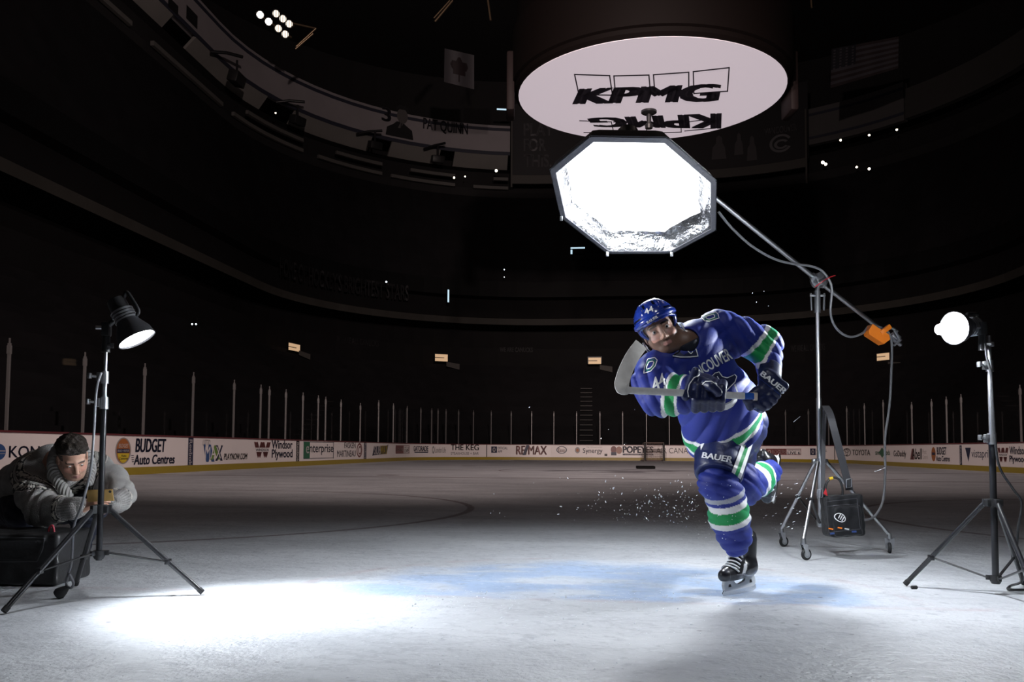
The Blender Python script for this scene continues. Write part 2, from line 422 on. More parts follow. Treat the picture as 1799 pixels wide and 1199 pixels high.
    logo = M('MULTIPLY', M('SUBTRACT', 1, ss(M('ADD', dist(0.6, 30.8), M('MULTIPLY', wob, 3)), 2.4, 3.4)), ss(noise(0.6), 0.42, 0.55))
    col = mixc(col, (0.13, 0.08, 0.09), M('MULTIPLY', marks, 0.75)); col = mixc(col, (0.12, 0.11, 0.13), M('MULTIPLY', logo, 0.7))
    # ruts, scuffs and dark flecks
    wv = noise(1.2, 8, stretch.outputs['Vector'], 0.7)
    rut = M('MULTIPLY', band(wv, 0.5, 0.010, 0.012), 0.20); col = mixc(col, (0.16, 0.175, 0.21), rut)
    fl = N.new('ShaderNodeTexVoronoi'); fl.inputs['Scale'].default_value = 7; L.new(mp.outputs['Vector'], fl.inputs['Vector'])
    col = mixc(col, (0.10, 0.105, 0.13), M('MULTIPLY', M('SUBTRACT', 1, ss(fl.outputs['Distance'], 0.05, 0.11)), M('MULTIPLY', ss(noise(2.2), 0.5, 0.6), 0.7)))
    col = mixc(col, (0.30, 0.315, 0.36), M('MULTIPLY', ss(noise(7, 5), 0.58, 0.72), 0.45)); col = mixc(col, (0.70, 0.72, 0.75), M('MULTIPLY', ss(noise(26, 4), 0.58, 0.72), 0.5))
    f2 = N.new('ShaderNodeTexVoronoi'); f2.inputs['Scale'].default_value = 24; L.new(mp.outputs['Vector'], f2.inputs['Vector']); col = mixc(col, (0.20, 0.21, 0.25), M('MULTIPLY', M('SUBTRACT', 1, ss(f2.outputs['Distance'], 0.05, 0.16)), M('MULTIPLY', ss(noise(3.1), 0.5, 0.62), 0.6)))
    col = mixc(col, (0.34, 0.355, 0.39), M('MULTIPLY', ss(fine, 0.55, 0.75), 0.5))
    L.new(col, b.inputs['Base Color'])
    rgh = N.new('ShaderNodeMapRange'); rgh.inputs['To Min'].default_value = 0.32; rgh.inputs['To Max'].default_value = 0.62
    L.new(fine, rgh.inputs['Value']); L.new(rgh.outputs['Result'], b.inputs['Roughness'])
    hgt = M('ADD', M('MULTIPLY', fine, 0.5), M('ADD', M('MULTIPLY', noise(45, 3), 0.35), M('MULTIPLY', sn, 1.2)))
    bp = N.new('ShaderNodeBump'); bp.inputs['Strength'].default_value = 0.7; bp.inputs['Distance'].default_value = 0.025
    L.new(hgt, bp.inputs['Height']); L.new(bp.outputs['Normal'], b.inputs['Normal'])
    return m
cr_ = G(1045, 1052); CREASE = (cr_.x * math.cos(YAW) - cr_.y * math.sin(YAW), cr_.x * math.sin(YAW) + cr_.y * math.cos(YAW))
mb = MB(); pth = [rk(u, v) for u, v in plan(HW, UF, RC, u0=-4)]
mb.add(pth, [tuple(range(len(pth)))[::-1]])
tag(mb.build('floor', ice_material(), smooth=False, origin=(0, 0, 0)), 'grey white rink ice with a worn blue goal crease and thin dark circles', None, kind='structure')
# ------------------------------------------------------------------ boards
BH = 1.07
m_board = mat('board_white', (0.74, 0.69, 0.68), 0.35, var=0.04, vscale=1.5)
m_kick = mat('kick_yellow', (0.28, 0.21, 0.02), 0.45, var=0.08)
m_cap = mat('cap_red', (0.10, 0.02, 0.025), 0.4)
NS, NA = 26, 18
iL, iF, iR = NS, NS + NA, NS + NA + NS      # path indices: end of left side, end of left corner, end of far side
SPAN = {'left': (0.0, BD.c[iF]), 'far': (BD.c[iF], BD.c[iR]), 'right': (BD.c[iR], BD.c[-1])}
WALLS = {}
for side, (a, b) in SPAN.items():
    mb = MB(); BD.sweep([(0, 0.0), (0, BH - 0.03), (-0.12, BH - 0.03), (-0.12, 0.0), (0, 0.0)], mb, a, b)
    o = mb.build('wall_' + side, m_board); WALLS[side] = o
    tag(o, {'left': 'white rink boards with printed advertisements along the left side', 'far': 'white rink boards across the far end behind the net', 'right': 'white rink boards curving along the right side'}[side], kind='structure')
    k = MB(); BD.sweep([(0.001, 0.0), (0.012, 0.0), (0.012, 0.20), (0.001, 0.20), (0.001, 0.0)], k, a, b); tag(k.build('kick_plate', m_kick, o), 'yellow kick plate')
    c = MB(); BD.sweep([(0.03, BH - 0.03), (0.03, BH + 0.015), (-0.15, BH + 0.015), (-0.15, BH - 0.03), (0.03, BH - 0.03)], c, a, b); tag(c.build('cap_rail', m_cap, o), 'dark red cap rail')
# ---- printed advertisements, laid out in photo pixels and looked up on the board surface
INK = {k: mat('ink_' + k, c, 0.45, var=0.05) for k, c in dict(navy=(0.012, 0.018, 0.05), black=(0.02, 0.018, 0.02), red=(0.22, 0.035, 0.04), yellow=(0.55, 0.42, 0.03),
       orange=(0.33, 0.11, 0.03), green=(0.02, 0.12, 0.06), grey=(0.28, 0.27, 0.27), white=(0.72, 0.68, 0.67), blue=(0.03, 0.08, 0.22), maroon=(0.16, 0.05, 0.05), pale=(0.45, 0.40, 0.38), lime=(0.14, 0.25, 0.05), skin=(0.33, 0.17, 0.13)).items()}
INKS = list(INK); INKM = [INK[k] for k in INKS]
def ink(k): return INKS.index(k)
def disc_poly(n=28): return [(0.5 + 0.5 * math.cos(2 * math.pi * i / n), 0.5 + 0.5 * math.sin(2 * math.pi * i / n)) for i in range(n)]
class Print:
    def __init__(s, wall, off=0.004): s.w = wall; s.mb = MB(); s.off = off; s.k = 0
    def map(s, box, pts, slope=0.0):
        x0, y0, x1, y1 = box; xm = (x0 + x1) / 2; sa, _ = s.w.find(x0, (y0 + y1) / 2); sb, _ = s.w.find(x1, (y0 + y1) / 2)
        zt = s.w.find(xm, y0)[1]; zb = s.w.find(xm, y1)[1]; o = s.off + 0.0015 * s.k
        return [s.w.at(sa + (sb - sa) * x, zb + (zt - zb) * y, o) for x, y in pts]
    def text(s, t, box, color, bold=0.02, shear=0.0):
        v, f = text_mesh(t, bold, shear); s.k += 1; s.mb.add(s.map(box, v), f, ink(color)); return s
    def poly(s, pts, box, color): s.k += 1; s.mb.add(s.map(box, pts), [tuple(range(len(pts)))], ink(color)); return s
    def rect(s, box, color, n=6):
        s.k += 1; q = [(i / n, 0) for i in range(n + 1)] + [(i / n, 1) for i in range(n + 1)]
        s.mb.add(s.map(box, q), [(i, i + 1, n + 2 + i, n + 1 + i) for i in range(n)], ink(color)); return s
    def disc(s, box, color): return s.poly(disc_poly(), box, color)
    def ring(s, box, color, w=0.16):
        s.k += 1; a = disc_poly(36); b = [((x - 0.5) * (1 - 2 * w) + 0.5, (y - 0.5) * (1 - 2 * w) + 0.5) for x, y in a]; n = 36
        s.mb.add(s.map(box, a + b), [(i, (i + 1) % n, n + (i + 1) % n, n + i) for i in range(n)], ink(color)); return s
    def frame(s, box, color, w=1.0):
        x0, y0, x1, y1 = box; s.rect((x0, y0, x1, y0 + w), color); s.rect((x0, y1 - w, x1, y1), color)
        s.rect((x0, y0, x0 + w, y1), color, 1); return s.rect((x1 - w, y0, x1, y1), color, 1)
    def done(s, label, parent, name='advertisement'):
        o = s.mb.build(name, INKM, parent, smooth=False)
        used = sorted({p.material_index for p in o.data.polygons}); idx = [used.index(p.material_index) for p in o.data.polygons]
        o.data.materials.clear()
        for u in used: o.data.materials.append(INKM[u])
        o.data.polygons.foreach_set('material_index', idx)
        return tag(o, label)
WL, WF, WR = WALLS['left'], WALLS['far'], WALLS['right']
p = Print(BD); p.disc((-17, 780, 10, 809), 'blue').rect((-14, 792, 9, 793.5), 'pale').rect((-14, 797, 9, 798), 'pale').text('KONICA', (15, 784, 108, 804), 'navy', 0.015); p.done('blue disc and navy capital letters', WL)
p = Print(BD); p.disc((202, 769, 230, 816), 'grey').disc((204, 771, 228, 814), 'orange').rect((205, 789, 227, 796), 'navy').poly([(0.06, 1), (0.94, 1), (0.86, 0.5), (0.65, 0.1), (0.5, 0), (0.35, 0.1), (0.14, 0.5)], (204, 797, 228, 814), 'yellow')
p.text('BUDGET', (208, 780, 225, 787), 'white').text('BRAKE + MUFFLER', (206, 790.5, 226, 794.5), 'white').text('Auto', (212, 799, 221, 803), 'navy').text('Centres', (208, 804, 224, 808), 'navy')
p.text('BUDGET', (237, 771, 291, 795), 'navy', 0.045, 0.12).text('Auto Centres', (234, 799, 306, 816), 'navy', 0.045, 0.12)
for i in range(4): p.rect((229 + i * 0.5, 800 + i * 3.6, 234, 801 + i * 3.6), 'navy', 1)
p.done('orange and yellow oval beside bold navy lettering', WL)
def pad(x0, x1, y0, y1, col='navy', t=None, par=None):
    p = Print(BD); p.rect((x0, y0, x1, y1), col, 1)
    if t:
        v, f = text_mesh(t, 0.02); v2 = np.stack([v[:, 1], 1 - v[:, 0]], 1); p.k += 1
        p.mb.add(p.map((x0 + (x1 - x0) * 0.22, y0 + (y1 - y0) * 0.06, x1 - (x1 - x0) * 0.2, y0 + (y1 - y0) * 0.8), v2), f, ink('white'))
    p.done('navy upright pad' + (' with white letters running down' if t else ''), par or WL, 'divider_pad')
pad(330, 339, 769, 831, 'navy', 'Reebok'); pad(520, 525.5, 775, 821.5, 'black', 'Reebok'); pad(639, 643.5, 777, 815, 'navy', 'Reebok')
p = Print(BD); p.text('LOTTO', (356, 773, 369, 783), 'grey', 0.01, 0.2)
p.poly([(0, .9), (.12, 1), (.35, .45), (.42, .95), (.6, .95), (.95, 0), (.7, 0), (.55, .3), (.45, 0), (.25, 0)], (357, 780, 378, 812), 'blue').poly([(0, 0), (.4, 1), (.62, 1), (1, 0), (.75, 0), (.5, .5), (.3, 0)], (369, 783, 386, 808), 'lime').poly([(0, 1), (.3, 1), (.5, .65), (.75, 1), (1, 1), (.66, .5), (1, 0), (.7, 0), (.5, .35), (.3, 0), (0, 0), (.34, .5)], (378, 783, 391, 810), 'navy')
p.text('MAX', (360, 785, 388, 806), 'white', 0.0).text('PLAYNOW.COM', (393, 797, 434, 808), 'black', 0.03, 0.15); p.done('blue and green slanted letters beside small black lettering', WL)
p = Print(BD); p.text('W', (446, 777, 475, 805), 'maroon', 0.07).rect((448, 787, 473, 794.5), 'white').text('WINDSOR', (449, 788.5, 472, 793.5), 'navy', 0.03)
p.text('Windsor', (477, 774, 513.5, 789), 'navy', 0.035).text('Plywood', (477, 790, 513.5, 809), 'navy', 0.035); p.done('large maroon letter beside two lines of navy lettering', WL)
p = Print(BD); p.frame((533, 777, 586, 806), 'navy', 0.9).rect((533, 777, 544, 806), 'green').text('e', (537, 784, 543, 797), 'white', 0.02).text('nterprise', (543.5, 781, 585, 800), 'navy', 0.01); p.done('framed panel with a green end and dark lettering', WL)
p = Print(BD); p.text('FASKEN', (605, 778, 624.5, 788), 'navy', 0.01).text('MARTINEAU', (592, 792, 624.5, 803), 'navy', 0.01).ring((626.5, 779, 636, 804), 'maroon', 0.12).ring((629.5, 784, 634.5, 799), 'maroon', 0.16); p.done('two lines of navy capitals beside a thin oval', WL)
p = Print(BD); p.poly([(0, 0), (.1, .8), (.9, .9), (1, 1), (.9, .15), (.1, .05)], (654, 781, 682, 801), 'navy').text('SUB', (657, 783.5, 669, 799), 'white', 0.04, 0.1).text('WAY', (668, 783, 680.5, 799), 'yellow', 0.04, 0.1); p.done('white and yellow slanted letters on navy', WL)
p = Print(BD); p.rect((695, 783, 709, 797.5), 'maroon').frame((695, 783, 719, 797.5), 'maroon', 0.8).text('ROGERS', (696.5, 787.5, 708, 793), 'pale').text('HOMETOWN', (710, 785.5, 718, 788), 'black', 0).text('LIVE', (710, 789, 718, 795.5), 'black', 0.03); p.done('small maroon panel with pale lettering', WL)
p = Print(BD); p.text('GATORADE', (726.5, 784, 752.5, 793.5), 'navy', 0.05).rect((728, 794.2, 752, 796), 'navy'); p.done('heavy dark capitals with a line below', WL)
p = Print(BD); p.ring((759, 784, 763.5, 797.5), 'grey', 0.25).text('London Life', (764.5, 786, 783, 796), 'grey', 0.01); p.done('thin grey lettering with a small grey emblem', WL)
p = Print(BD); p.text('THE KEG', (792, 781.5, 841.5, 791.5), 'black', 0.03).text('STEAKHOUSE + BAR', (792, 795, 841, 799.5), 'black', 0.0); p.done('wide spaced black capitals above smaller ones', WL)
pad(854.3, 855.7, 780, 807, 'black', None, WF)
p = Print(BD); p.rect((863, 785, 873, 796), 'navy').ring((865.5, 786.5, 870.5, 794.5), 'pale', 0.2).text('OFFICIAL', (874, 785.5, 891.5, 790), 'navy', 0.01).text('APP', (874, 791.5, 882, 796), 'navy', 0.01); p.done('navy square with small navy lettering', WF)
p = Print(BD); p.text('RE/MAX', (906.5, 783.5, 961, 799.5), 'maroon', 0.05).poly([(0, 0), (.45, 0), (1, 1), (.55, 1)], (918, 782.5, 930, 800), 'navy'); p.done('heavy maroon capitals with a navy slash', WF)
p = Print(BD); p.ring((977.5, 784.5, 996, 797.5), 'navy', 0.09).text('Esso', (981, 788, 992.5, 794.5), 'maroon', 0.03); p.done('navy oval ring around maroon letters', WF)
p = Print(BD); p.disc((1010, 786, 1019, 797), 'grey').disc((1012, 788.5, 1017, 794.5), 'orange').text('Synergy', (1024, 788, 1058.5, 799), 'navy', 0.01).text('THE TECHNOLOGY', (1030, 785.5, 1058, 787.2), 'grey', 0); p.done('small round emblem beside dark lettering', WF)
p = Print(BD); p.rect((1062, 797.8, 1067, 802), 'black', 1); p.done('small black hatch', WF)
p = Print(BD); p.disc((1073, 784, 1083, 797), 'maroon').disc((1082, 785, 1093, 798), 'skin').rect((1073.5, 795, 1083, 800.5), 'navy').text('POPEYES', (1094, 784.5, 1148, 796.5), 'navy', 0.06).rect((1094, 797.6, 1148, 800.4), 'navy').text('LOUISIANA KITCHEN', (1098, 798.2, 1145, 800), 'pale', 0); p.done('heavy navy capitals above a dark strip', WF)
p = Print(BD); p.text('AIR CANADA', (1153, 787.5, 1226, 797), 'black', 0.0); p.done('thin black capitals', WF)
p = Print(BD); p.text('Reebok', (1300, 788.5, 1329, 798.5), 'navy', 0.02); p.done('navy lettering partly behind the skater', WF)
p = Print(BD); p.rect((1345.5, 789, 1382, 799.5), 'maroon').frame((1345.5, 789, 1407.5, 799.5), 'maroon', 0.8).ring((1348.5, 791, 1355, 797.8), 'pale', 0.2).text('ROGERS', (1356.5, 791.5, 1381, 797.5), 'pale', 0.01).text('HOMETOWN', (1384, 790.3, 1406, 792.8), 'navy', 0.0).text('LIVE 6', (1384, 793.6, 1406, 798.6), 'navy', 0.04); p.done('maroon panel with pale lettering and a ring', WF)
p = Print(BD); p.rect((1423.5, 788.5, 1433, 800), 'navy').ring((1426, 790, 1430.5, 798.5), 'pale', 0.2).text('OFFICIAL', (1434.5, 789.5, 1453, 794), 'navy', 0.01).text('APP', (1434.5, 795, 1443, 799), 'navy', 0.01); p.done('navy square with small lettering behind the boom stand', WF)
pad(1465.8, 1467.2, 784, 811, 'black', None, WF)
p = Print(BD); p.ring((1480.5, 788, 1495, 802.5), 'black', 0.08).ring((1483.5, 788.5, 1492, 796), 'black', 0.1).ring((1485.8, 788.5, 1489.8, 802), 'black', 0.16).text('TOYOTA', (1497.5, 790.5, 1529, 800.5), 'black', 0.02); p.done('three black ovals beside black capitals', WR)
p = Print(BD); p.text('save on foods', (1538, 790.5, 1563.5, 800), 'green', 0.04).poly([(.5, 0), (1, .5), (.5, 1), (0, .5)], (1544, 786.5, 1556, 805), 'green'); p.done('green lettering over a green diamond', WR)
p = Print(BD); p.text('GoDaddy', (1570, 792, 1592, 806), 'black', 0.04); p.done('black rounded lettering', WR)
p = Print(BD); p.poly([(0, 0), (.5, 1), (.8, 1), (1, 0)], (1599, 789, 1606, 808), 'maroon').text('Abell', (1602, 788.5, 1620, 807.5), 'black', 0.04, 0.1).text('Pest', (1621, 790, 1628, 798), 'pale', 0).text('Control', (1621, 800, 1630, 807), 'pale', 0); p.done('slanted black letters with a maroon stroke', WR)
p = Print(BD); p.disc((1636.5, 786, 1644, 811), 'orange').rect((1637.5, 795.5, 1643, 800), 'navy', 2).text('BUDGET', (1646, 786, 1663, 799.5), 'navy', 0.05).text('Auto Centres', (1645, 801.5, 1669, 811), 'navy', 0.05); p.done('small orange oval beside bold navy lettering', WR)
pad(1686.2, 1690.2, 783, 824.5, 'navy', 'Reebok', WR)
p = Print(BD); p.poly([(0, 1), (1, 1), (.55, 0)], (1696, 787, 1706, 812), 'navy').text('vistaprint', (1707, 791, 1746, 809), 'navy', 0.0); p.done('navy triangle beside thin dark lettering', WR)
p = Print(BD); p.text('W', (1753, 787, 1772, 813), 'maroon', 0.07).rect((1755, 796, 1770, 803), 'white', 2).text('WINDSOR', (1755.5, 797.5, 1769.5, 802), 'navy', 0.02).text('Windsor', (1774, 785, 1803, 799), 'navy', 0.04).text('Plywood', (1774, 801, 1803, 816), 'navy', 0.04); p.done('maroon letter beside navy lettering at the frame edge', WR)
# ------------------------------------------------------------------ glass above the boards
m_post = mat('stanchion_grey', (0.16, 0.155, 0.155), 0.45, metal=0.3)
def glass_mat():
    m = bpy.data.materials.new('rink_glass'); m.use_nodes = True; N, L = nodes_of(m); N.remove(N['Principled BSDF'])
    t = N.new('ShaderNodeBsdfTransparent'); t.inputs[0].default_value = (0.95, 0.96, 0.96, 1); g = N.new('ShaderNodeBsdfGlossy'); g.inputs['Roughness'].default_value = 0.02
    fr = N.new('ShaderNodeFresnel'); fr.inputs['IOR'].default_value = 1.25; ge = N.new('ShaderNodeNewGeometry'); sb = N.new('ShaderNodeMath'); sb.operation = 'SUBTRACT'; sb.inputs[0].default_value = 1; L.new(ge.outputs['Backfacing'], sb.inputs[1]); ml = N.new('ShaderNodeMath'); ml.operation = 'MULTIPLY'; L.new(fr.outputs[0], ml.inputs[0]); L.new(sb.outputs[0], ml.inputs[1]); mx = N.new('ShaderNodeMixShader')
    L.new(ml.outputs[0], mx.inputs[0]); L.new(t.outputs[0], mx.inputs[1]); L.new(g.outputs[0], mx.inputs[2]); L.new(mx.outputs[0], N['Material Output'].inputs['Surface']); return m
m_glass = glass_mat()
ORD = 'first second third fourth fifth sixth seventh eighth ninth tenth eleventh twelfth thirteenth fourteenth fifteenth sixteenth seventeenth eighteenth nineteenth twentieth'.split()
def ordn(i):
    n = i + 1
    if n <= 20: return ORD[i]
    t = {2: 'twent', 3: 'thirt', 4: 'fort'}[n // 10]; return t + 'ieth' if n % 10 == 0 else t + 'y-' + ORD[n % 10 - 1]
POSTX = [14, 148, 254, 340, 412, 459, 474, 503, 533, 560, 573, 600, 634, 666, 692, 716, 740, 759, 770, 784, 806, 832, 863, 898, 934, 973, 1013, 1054, 1094, 1136, 1176, 1216, 1258, 1300, 1339, 1380, 1420, 1455, 1487, 1518, 1551, 1601, 1636, 1662, 1688, 1737, 1792]
SS = []
for x in POSTX:
    y = 770 if x < 500 else 780
    SS.append(BD.find(x, y)[0])
def glass_h(s): return 2.95 if s < BD.c[iL] - 6 or s > BD.c[iR + NA] + 6 else 3.3
for i, (x, s) in enumerate(zip(POSTX, SS)):
    h = glass_h(s); mb = MB(); a = BD.at(s, 0, -0.05); t = (BD.at(s + 0.05) - BD.at(s - 0.05)).normalized(); n = Vector((t.y, -t.x, 0))
    R = Matrix((t, -n, Vector((0, 0, 1)))).transposed(); wv = 0.038
    mb.box(a + Vector((0, 0, (BH + 0.015 + h) / 2)), (wv * 0.6, 0.03, (h - BH - 0.015) / 2), R)
    mb.box(a + Vector((0, 0, h - 0.14)), (wv * 0.85, 0.04, 0.09), R); mb.box(a + Vector((0, 0, h + 0.05)), (wv * 0.3, 0.015, 0.06), R)
    o = mb.build('glass_stanchion', m_post)
    where = 'left boards' if s < BD.c[iF] else ('far end boards' if s < BD.c[iR] else 'right boards')
    k = sum(1 for q in SS[:i] if ('left boards' if q < BD.c[iF] else ('far end boards' if q < BD.c[iR] else 'right boards')) == where)
    tag(o, 'slim grey glass post on the %s, %s from the left along them' % (where, ordn(k)), 'glass post', 'glass posts around the rink')
    if i + 1 < len(SS):
        s2 = SS[i + 1]; g = MB(); L_ = s2 - s
        if L_ < 0.25: continue
        q = [s + 0.07 + (L_ - 0.14) * j / 4 for j in range(5)]
        vv = [BD.at(d, z, -0.05 + e) for d in q for z in (BH + 0.02, min(h, glass_h(s2)) - 0.05) for e in (0.006, -0.006)]
        ff = []
        for j in range(4):
            b0 = j * 4; b1 = b0 + 4; ff += [(b0, b1, b1 + 2, b0 + 2), (b0 + 1, b0 + 3, b1 + 3, b1 + 1), (b0 + 2, b1 + 2, b1 + 3, b0 + 3), (b0, b0 + 1, b1 + 1, b1)]
        ff += [(0, 2, 3, 1), (16, 17, 19, 18)]; g.add(vv, ff)
        w = 'left boards' if s < BD.c[iF] else ('far end boards' if s < BD.c[iR] else 'right boards')
        tag(g.build('rink_glass', m_glass, smooth=False), 'clear glass right of the %s post on the %s' % (ordn(k), w), 'glass pane', 'glass panes around the rink')
# ------------------------------------------------------------------ dark seating bowl
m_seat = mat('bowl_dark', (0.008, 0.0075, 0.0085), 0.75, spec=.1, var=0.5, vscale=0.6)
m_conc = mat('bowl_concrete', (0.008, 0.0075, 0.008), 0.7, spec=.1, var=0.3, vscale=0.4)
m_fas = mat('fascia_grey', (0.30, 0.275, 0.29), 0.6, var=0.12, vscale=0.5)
m_fas2 = mat('fascia_soffit', (0.2, 0.19, 0.18), 0.7, var=0.2, vscale=0.4)
m_line = mat('fascia_stripe', (0.03, 0.032, 0.05), 0.6)
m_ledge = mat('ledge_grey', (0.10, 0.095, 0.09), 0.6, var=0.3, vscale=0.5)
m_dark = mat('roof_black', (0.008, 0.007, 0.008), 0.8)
def struct(name, paths, m, label=None):
    mb = MB(); loft(paths, mb); return tag(mb.build(name, m, smooth=False), label, kind='structure')
rows = []
for i in range(19):
    d = 1.8 + i * 0.86; z = 0.9 + i * 0.405; rows += [(bowl(d), z), (bowl(d + 0.84), z)]
    if i == 0: rows = [(bowl(0.14), 0.0), (bowl(0.3), 0.9)] + rows
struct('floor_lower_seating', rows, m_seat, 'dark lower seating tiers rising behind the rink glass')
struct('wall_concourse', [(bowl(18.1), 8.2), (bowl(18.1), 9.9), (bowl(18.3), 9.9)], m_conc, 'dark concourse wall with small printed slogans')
struct('floor_suite', [(bowl(18.3), 9.9), (bowl(22), 9.9), (bowl(22), 12.0), (bowl(17.6), 12.05)], m_conc)
struct('trim_1', [(bowl(17.6), 12.0), (bowl(17.5), 12.55), (bowl(18.4), 12.75)], mat('soffit_edge', (0.035, 0.033, 0.03), 0.6, spec=.1, var=0.3, vscale=0.5), 'pale curved soffit edge above the suites')
struct('wall_club', [(bowl(18.4), 12.75), (bowl(19), 14.5), (bowl(17.8), 14.6)], m_conc)
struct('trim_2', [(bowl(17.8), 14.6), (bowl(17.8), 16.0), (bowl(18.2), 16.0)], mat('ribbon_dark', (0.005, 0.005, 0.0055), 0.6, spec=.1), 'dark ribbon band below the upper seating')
rows = []
for i in range(12): d = 18.2 + i * 0.5; z = 15.6 + i * 0.9; rows += [(bowl(d), z), (bowl(d + 0.48), z)]
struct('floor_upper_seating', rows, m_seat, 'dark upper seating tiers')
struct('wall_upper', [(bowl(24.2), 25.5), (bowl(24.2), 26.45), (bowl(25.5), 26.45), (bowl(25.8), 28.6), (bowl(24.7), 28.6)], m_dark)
RING = Wall(bowl(24.4))
def band_mesh(name, prof, m, d0=0.0, d1=None, label=None, kind='structure', wall=None):
    mb = MB(); (wall or RING).sweep(prof, mb, d0, d1); return tag(mb.build(name, m), label, kind=kind)
e = RING.find(896, 250)[0]
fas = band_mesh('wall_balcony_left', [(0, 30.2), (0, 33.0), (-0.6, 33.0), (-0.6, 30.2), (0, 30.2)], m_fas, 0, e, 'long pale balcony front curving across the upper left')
for nm, z0, z1, o in (('upper_stripe', 32.45, 32.75, 0.03), ('lower_stripe', 30.0, 30.35, 0.04)):
    mb = MB(); RING.sweep([(0.002, z0), (o, z0), (o, z1), (0.002, z1), (0.002, z0)], mb, 0, e); tag(mb.build(nm, m_line, fas), 'dark stripe')
# slanted soffit pieces between the brackets
xs = [(120, 303), (345, 470), (520, 655), (690, 775), (800, 893)]
br = []
for i, (xa, xb) in enumerate(xs):
    sa = RING.find(xa, 40 if xa < 400 else 190)[0]; sb = RING.find(xb, 80 if xb < 400 else 200)[0]; br.append(sb)
    mb = MB(); RING.sweep([(0.0, 30.0), (-1.2, 28.75), (-1.4, 28.85), (-0.2, 30.1), (0.0, 30.0)], mb, sa, sb)
    tag(mb.build('soffit_panel', m_fas2, fas), 'slanted pale panel')
# right-hand part: a straight pale panel and a darker run beyond it
sa = RING.find(1421, 240)[0]; sb = RING.find(1588, 200)[0]
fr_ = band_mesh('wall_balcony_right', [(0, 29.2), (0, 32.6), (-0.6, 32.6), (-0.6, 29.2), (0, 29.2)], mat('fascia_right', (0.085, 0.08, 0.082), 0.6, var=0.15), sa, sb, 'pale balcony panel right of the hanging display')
for z0, z1 in ((31.9, 32.15), (29.7, 29.95)):
    mb = MB(); RING.sweep([(0.002, z0), (0.03, z0), (0.03, z1), (0.002, z1), (0.002, z0)], mb, sa, sb); tag(mb.build('stripe', m_line, fr_), 'dark stripe')
sc_ = RING.find(1590, 200)[0]
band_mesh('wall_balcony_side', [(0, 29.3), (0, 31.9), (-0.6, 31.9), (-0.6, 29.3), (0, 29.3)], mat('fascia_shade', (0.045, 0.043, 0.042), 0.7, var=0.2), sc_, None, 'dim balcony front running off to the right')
# upper-seating parapets, in pieces with gaps for the aisles
PAR = Wall(bowl(23.6))
for i, (xa, xb) in enumerate(((30, 60), (110, 232), (268, 393), (410, 533), (560, 672), (688, 800), (832, 893))):
    yy = 60 if xa < 120 else (160 if xa < 400 else 280)
    sa = PAR.find(xa, yy)[0]; sb = PAR.find(xb, yy)[0]
    for z in (26.3, 27.2) if i > 2 else (26.3,):
        mb = MB(); PAR.sweep([(0, z), (0, z + 0.3), (-0.25, z + 0.3), (-0.25, z), (0, z)], mb, sa + (2 if z > 27 else 0), sb)
        tag(mb.build('parapet_rail', m_ledge), 'thin grey parapet rail of the upper tier, %s from the left%s' % (ordn(i), ', upper of its two' if z > 27 else ''), 'railing', 'parapet rails of the upper tier')
struct('ceiling', [(plan(HW + 24, UF + 30, 30), 28), (plan(HW + 24, UF + 30, 30), 40), (plan(2.0, 40, 1.9), 41)], m_dark, 'black arena roof')
# ================================================================== ARENA FITTINGS
m_blk = mat('black_metal', (0.018, 0.018, 0.02), 0.4, metal=0.3)
m_blkplastic = mat('black_plastic', (0.014, 0.014, 0.015), 0.45)
m_lens_warm = mat('lamp_warm', (1, 0.9, 0.75), 0.3, emit=(1.0, 0.85, 0.62), estr=14.0)
m_lens_cold = mat('lamp_cold', (0.8, 0.9, 1), 0.3, emit=(0.75, 0.88, 1.0), estr=3.5)
# ------------------------------------------------------------------ centre display with a pale round underside
DD = 31.5; RD = 4.86
near = P(1141.5, 64.5, DD - RD); far = P(1141.5, 245, DD + RD); dc = (near + far) / 2
dn = Vector((1, 0, 0)).cross(far - near).normalized()
if dn.z > 0: dn = -dn
RDz = (far - near).length / 2
def on_disc(px, py, lift=0.0):
    d = ray(px, py); t = (dc - EYE).dot(dn) / d.dot(dn); return EYE + d * t + dn * lift
wl = (on_disc(905.5, 155) - on_disc(1378, 155)).length / 2
board_ = thing('hanging_scoreboard', 'dark round scoreboard hanging over centre ice with a pale disc underneath', 'scoreboard', dc)
m_drum = mat('drum_brown', (0.0035, 0.0022, 0.002), 0.7, spec=.08)
def disc_ring(r, lift, n=72):
    fx = Vector((1, 0, 0)); fy = dn.cross(fx).normalized()
    return [dc + dn * lift + fx * (wl * r * math.cos(2 * math.pi * i / n)) + fy * (RDz * r * math.sin(2 * math.pi * i / n)) for i in range(n)]
def rings(mb, lst, m=0, close=(True, True)):
    n = len(lst[0]); v = [p for r in lst for p in r]; f = []
    for j in range(len(lst) - 1):
        for i in range(n): f.append((j * n + i, j * n + (i + 1) % n, (j + 1) * n + (i + 1) % n, (j + 1) * n + i))
    if close[0]: f.append(tuple(range(n))[::-1])
    if close[1]: f.append(tuple((len(lst) - 1) * n + i for i in range(n)))
    mb.add(v, f, m)
mb = MB(); rings(mb, [disc_ring(1.012, 0.0), disc_ring(1.03, -0.1), disc_ring(1.03, -0.25), disc_ring(1.05, -0.3), disc_ring(1.05, -2.2), disc_ring(1.02, -2.3), disc_ring(1.02, -4.2), disc_ring(0.9, -4.6)])
mb.build('drum', m_drum, board_, angle=25)
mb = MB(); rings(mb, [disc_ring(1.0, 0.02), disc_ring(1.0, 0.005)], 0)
mb.build('underside_disc', mat('disc_pale_glow', (0.62, 0.55, 0.58), 0.6, var=0.03, vscale=0.4, emit=(0.60, 0.52, 0.57), estr=0.72), board_)  # glow added to the disc in place of light bounced up from the ice
mb = MB()
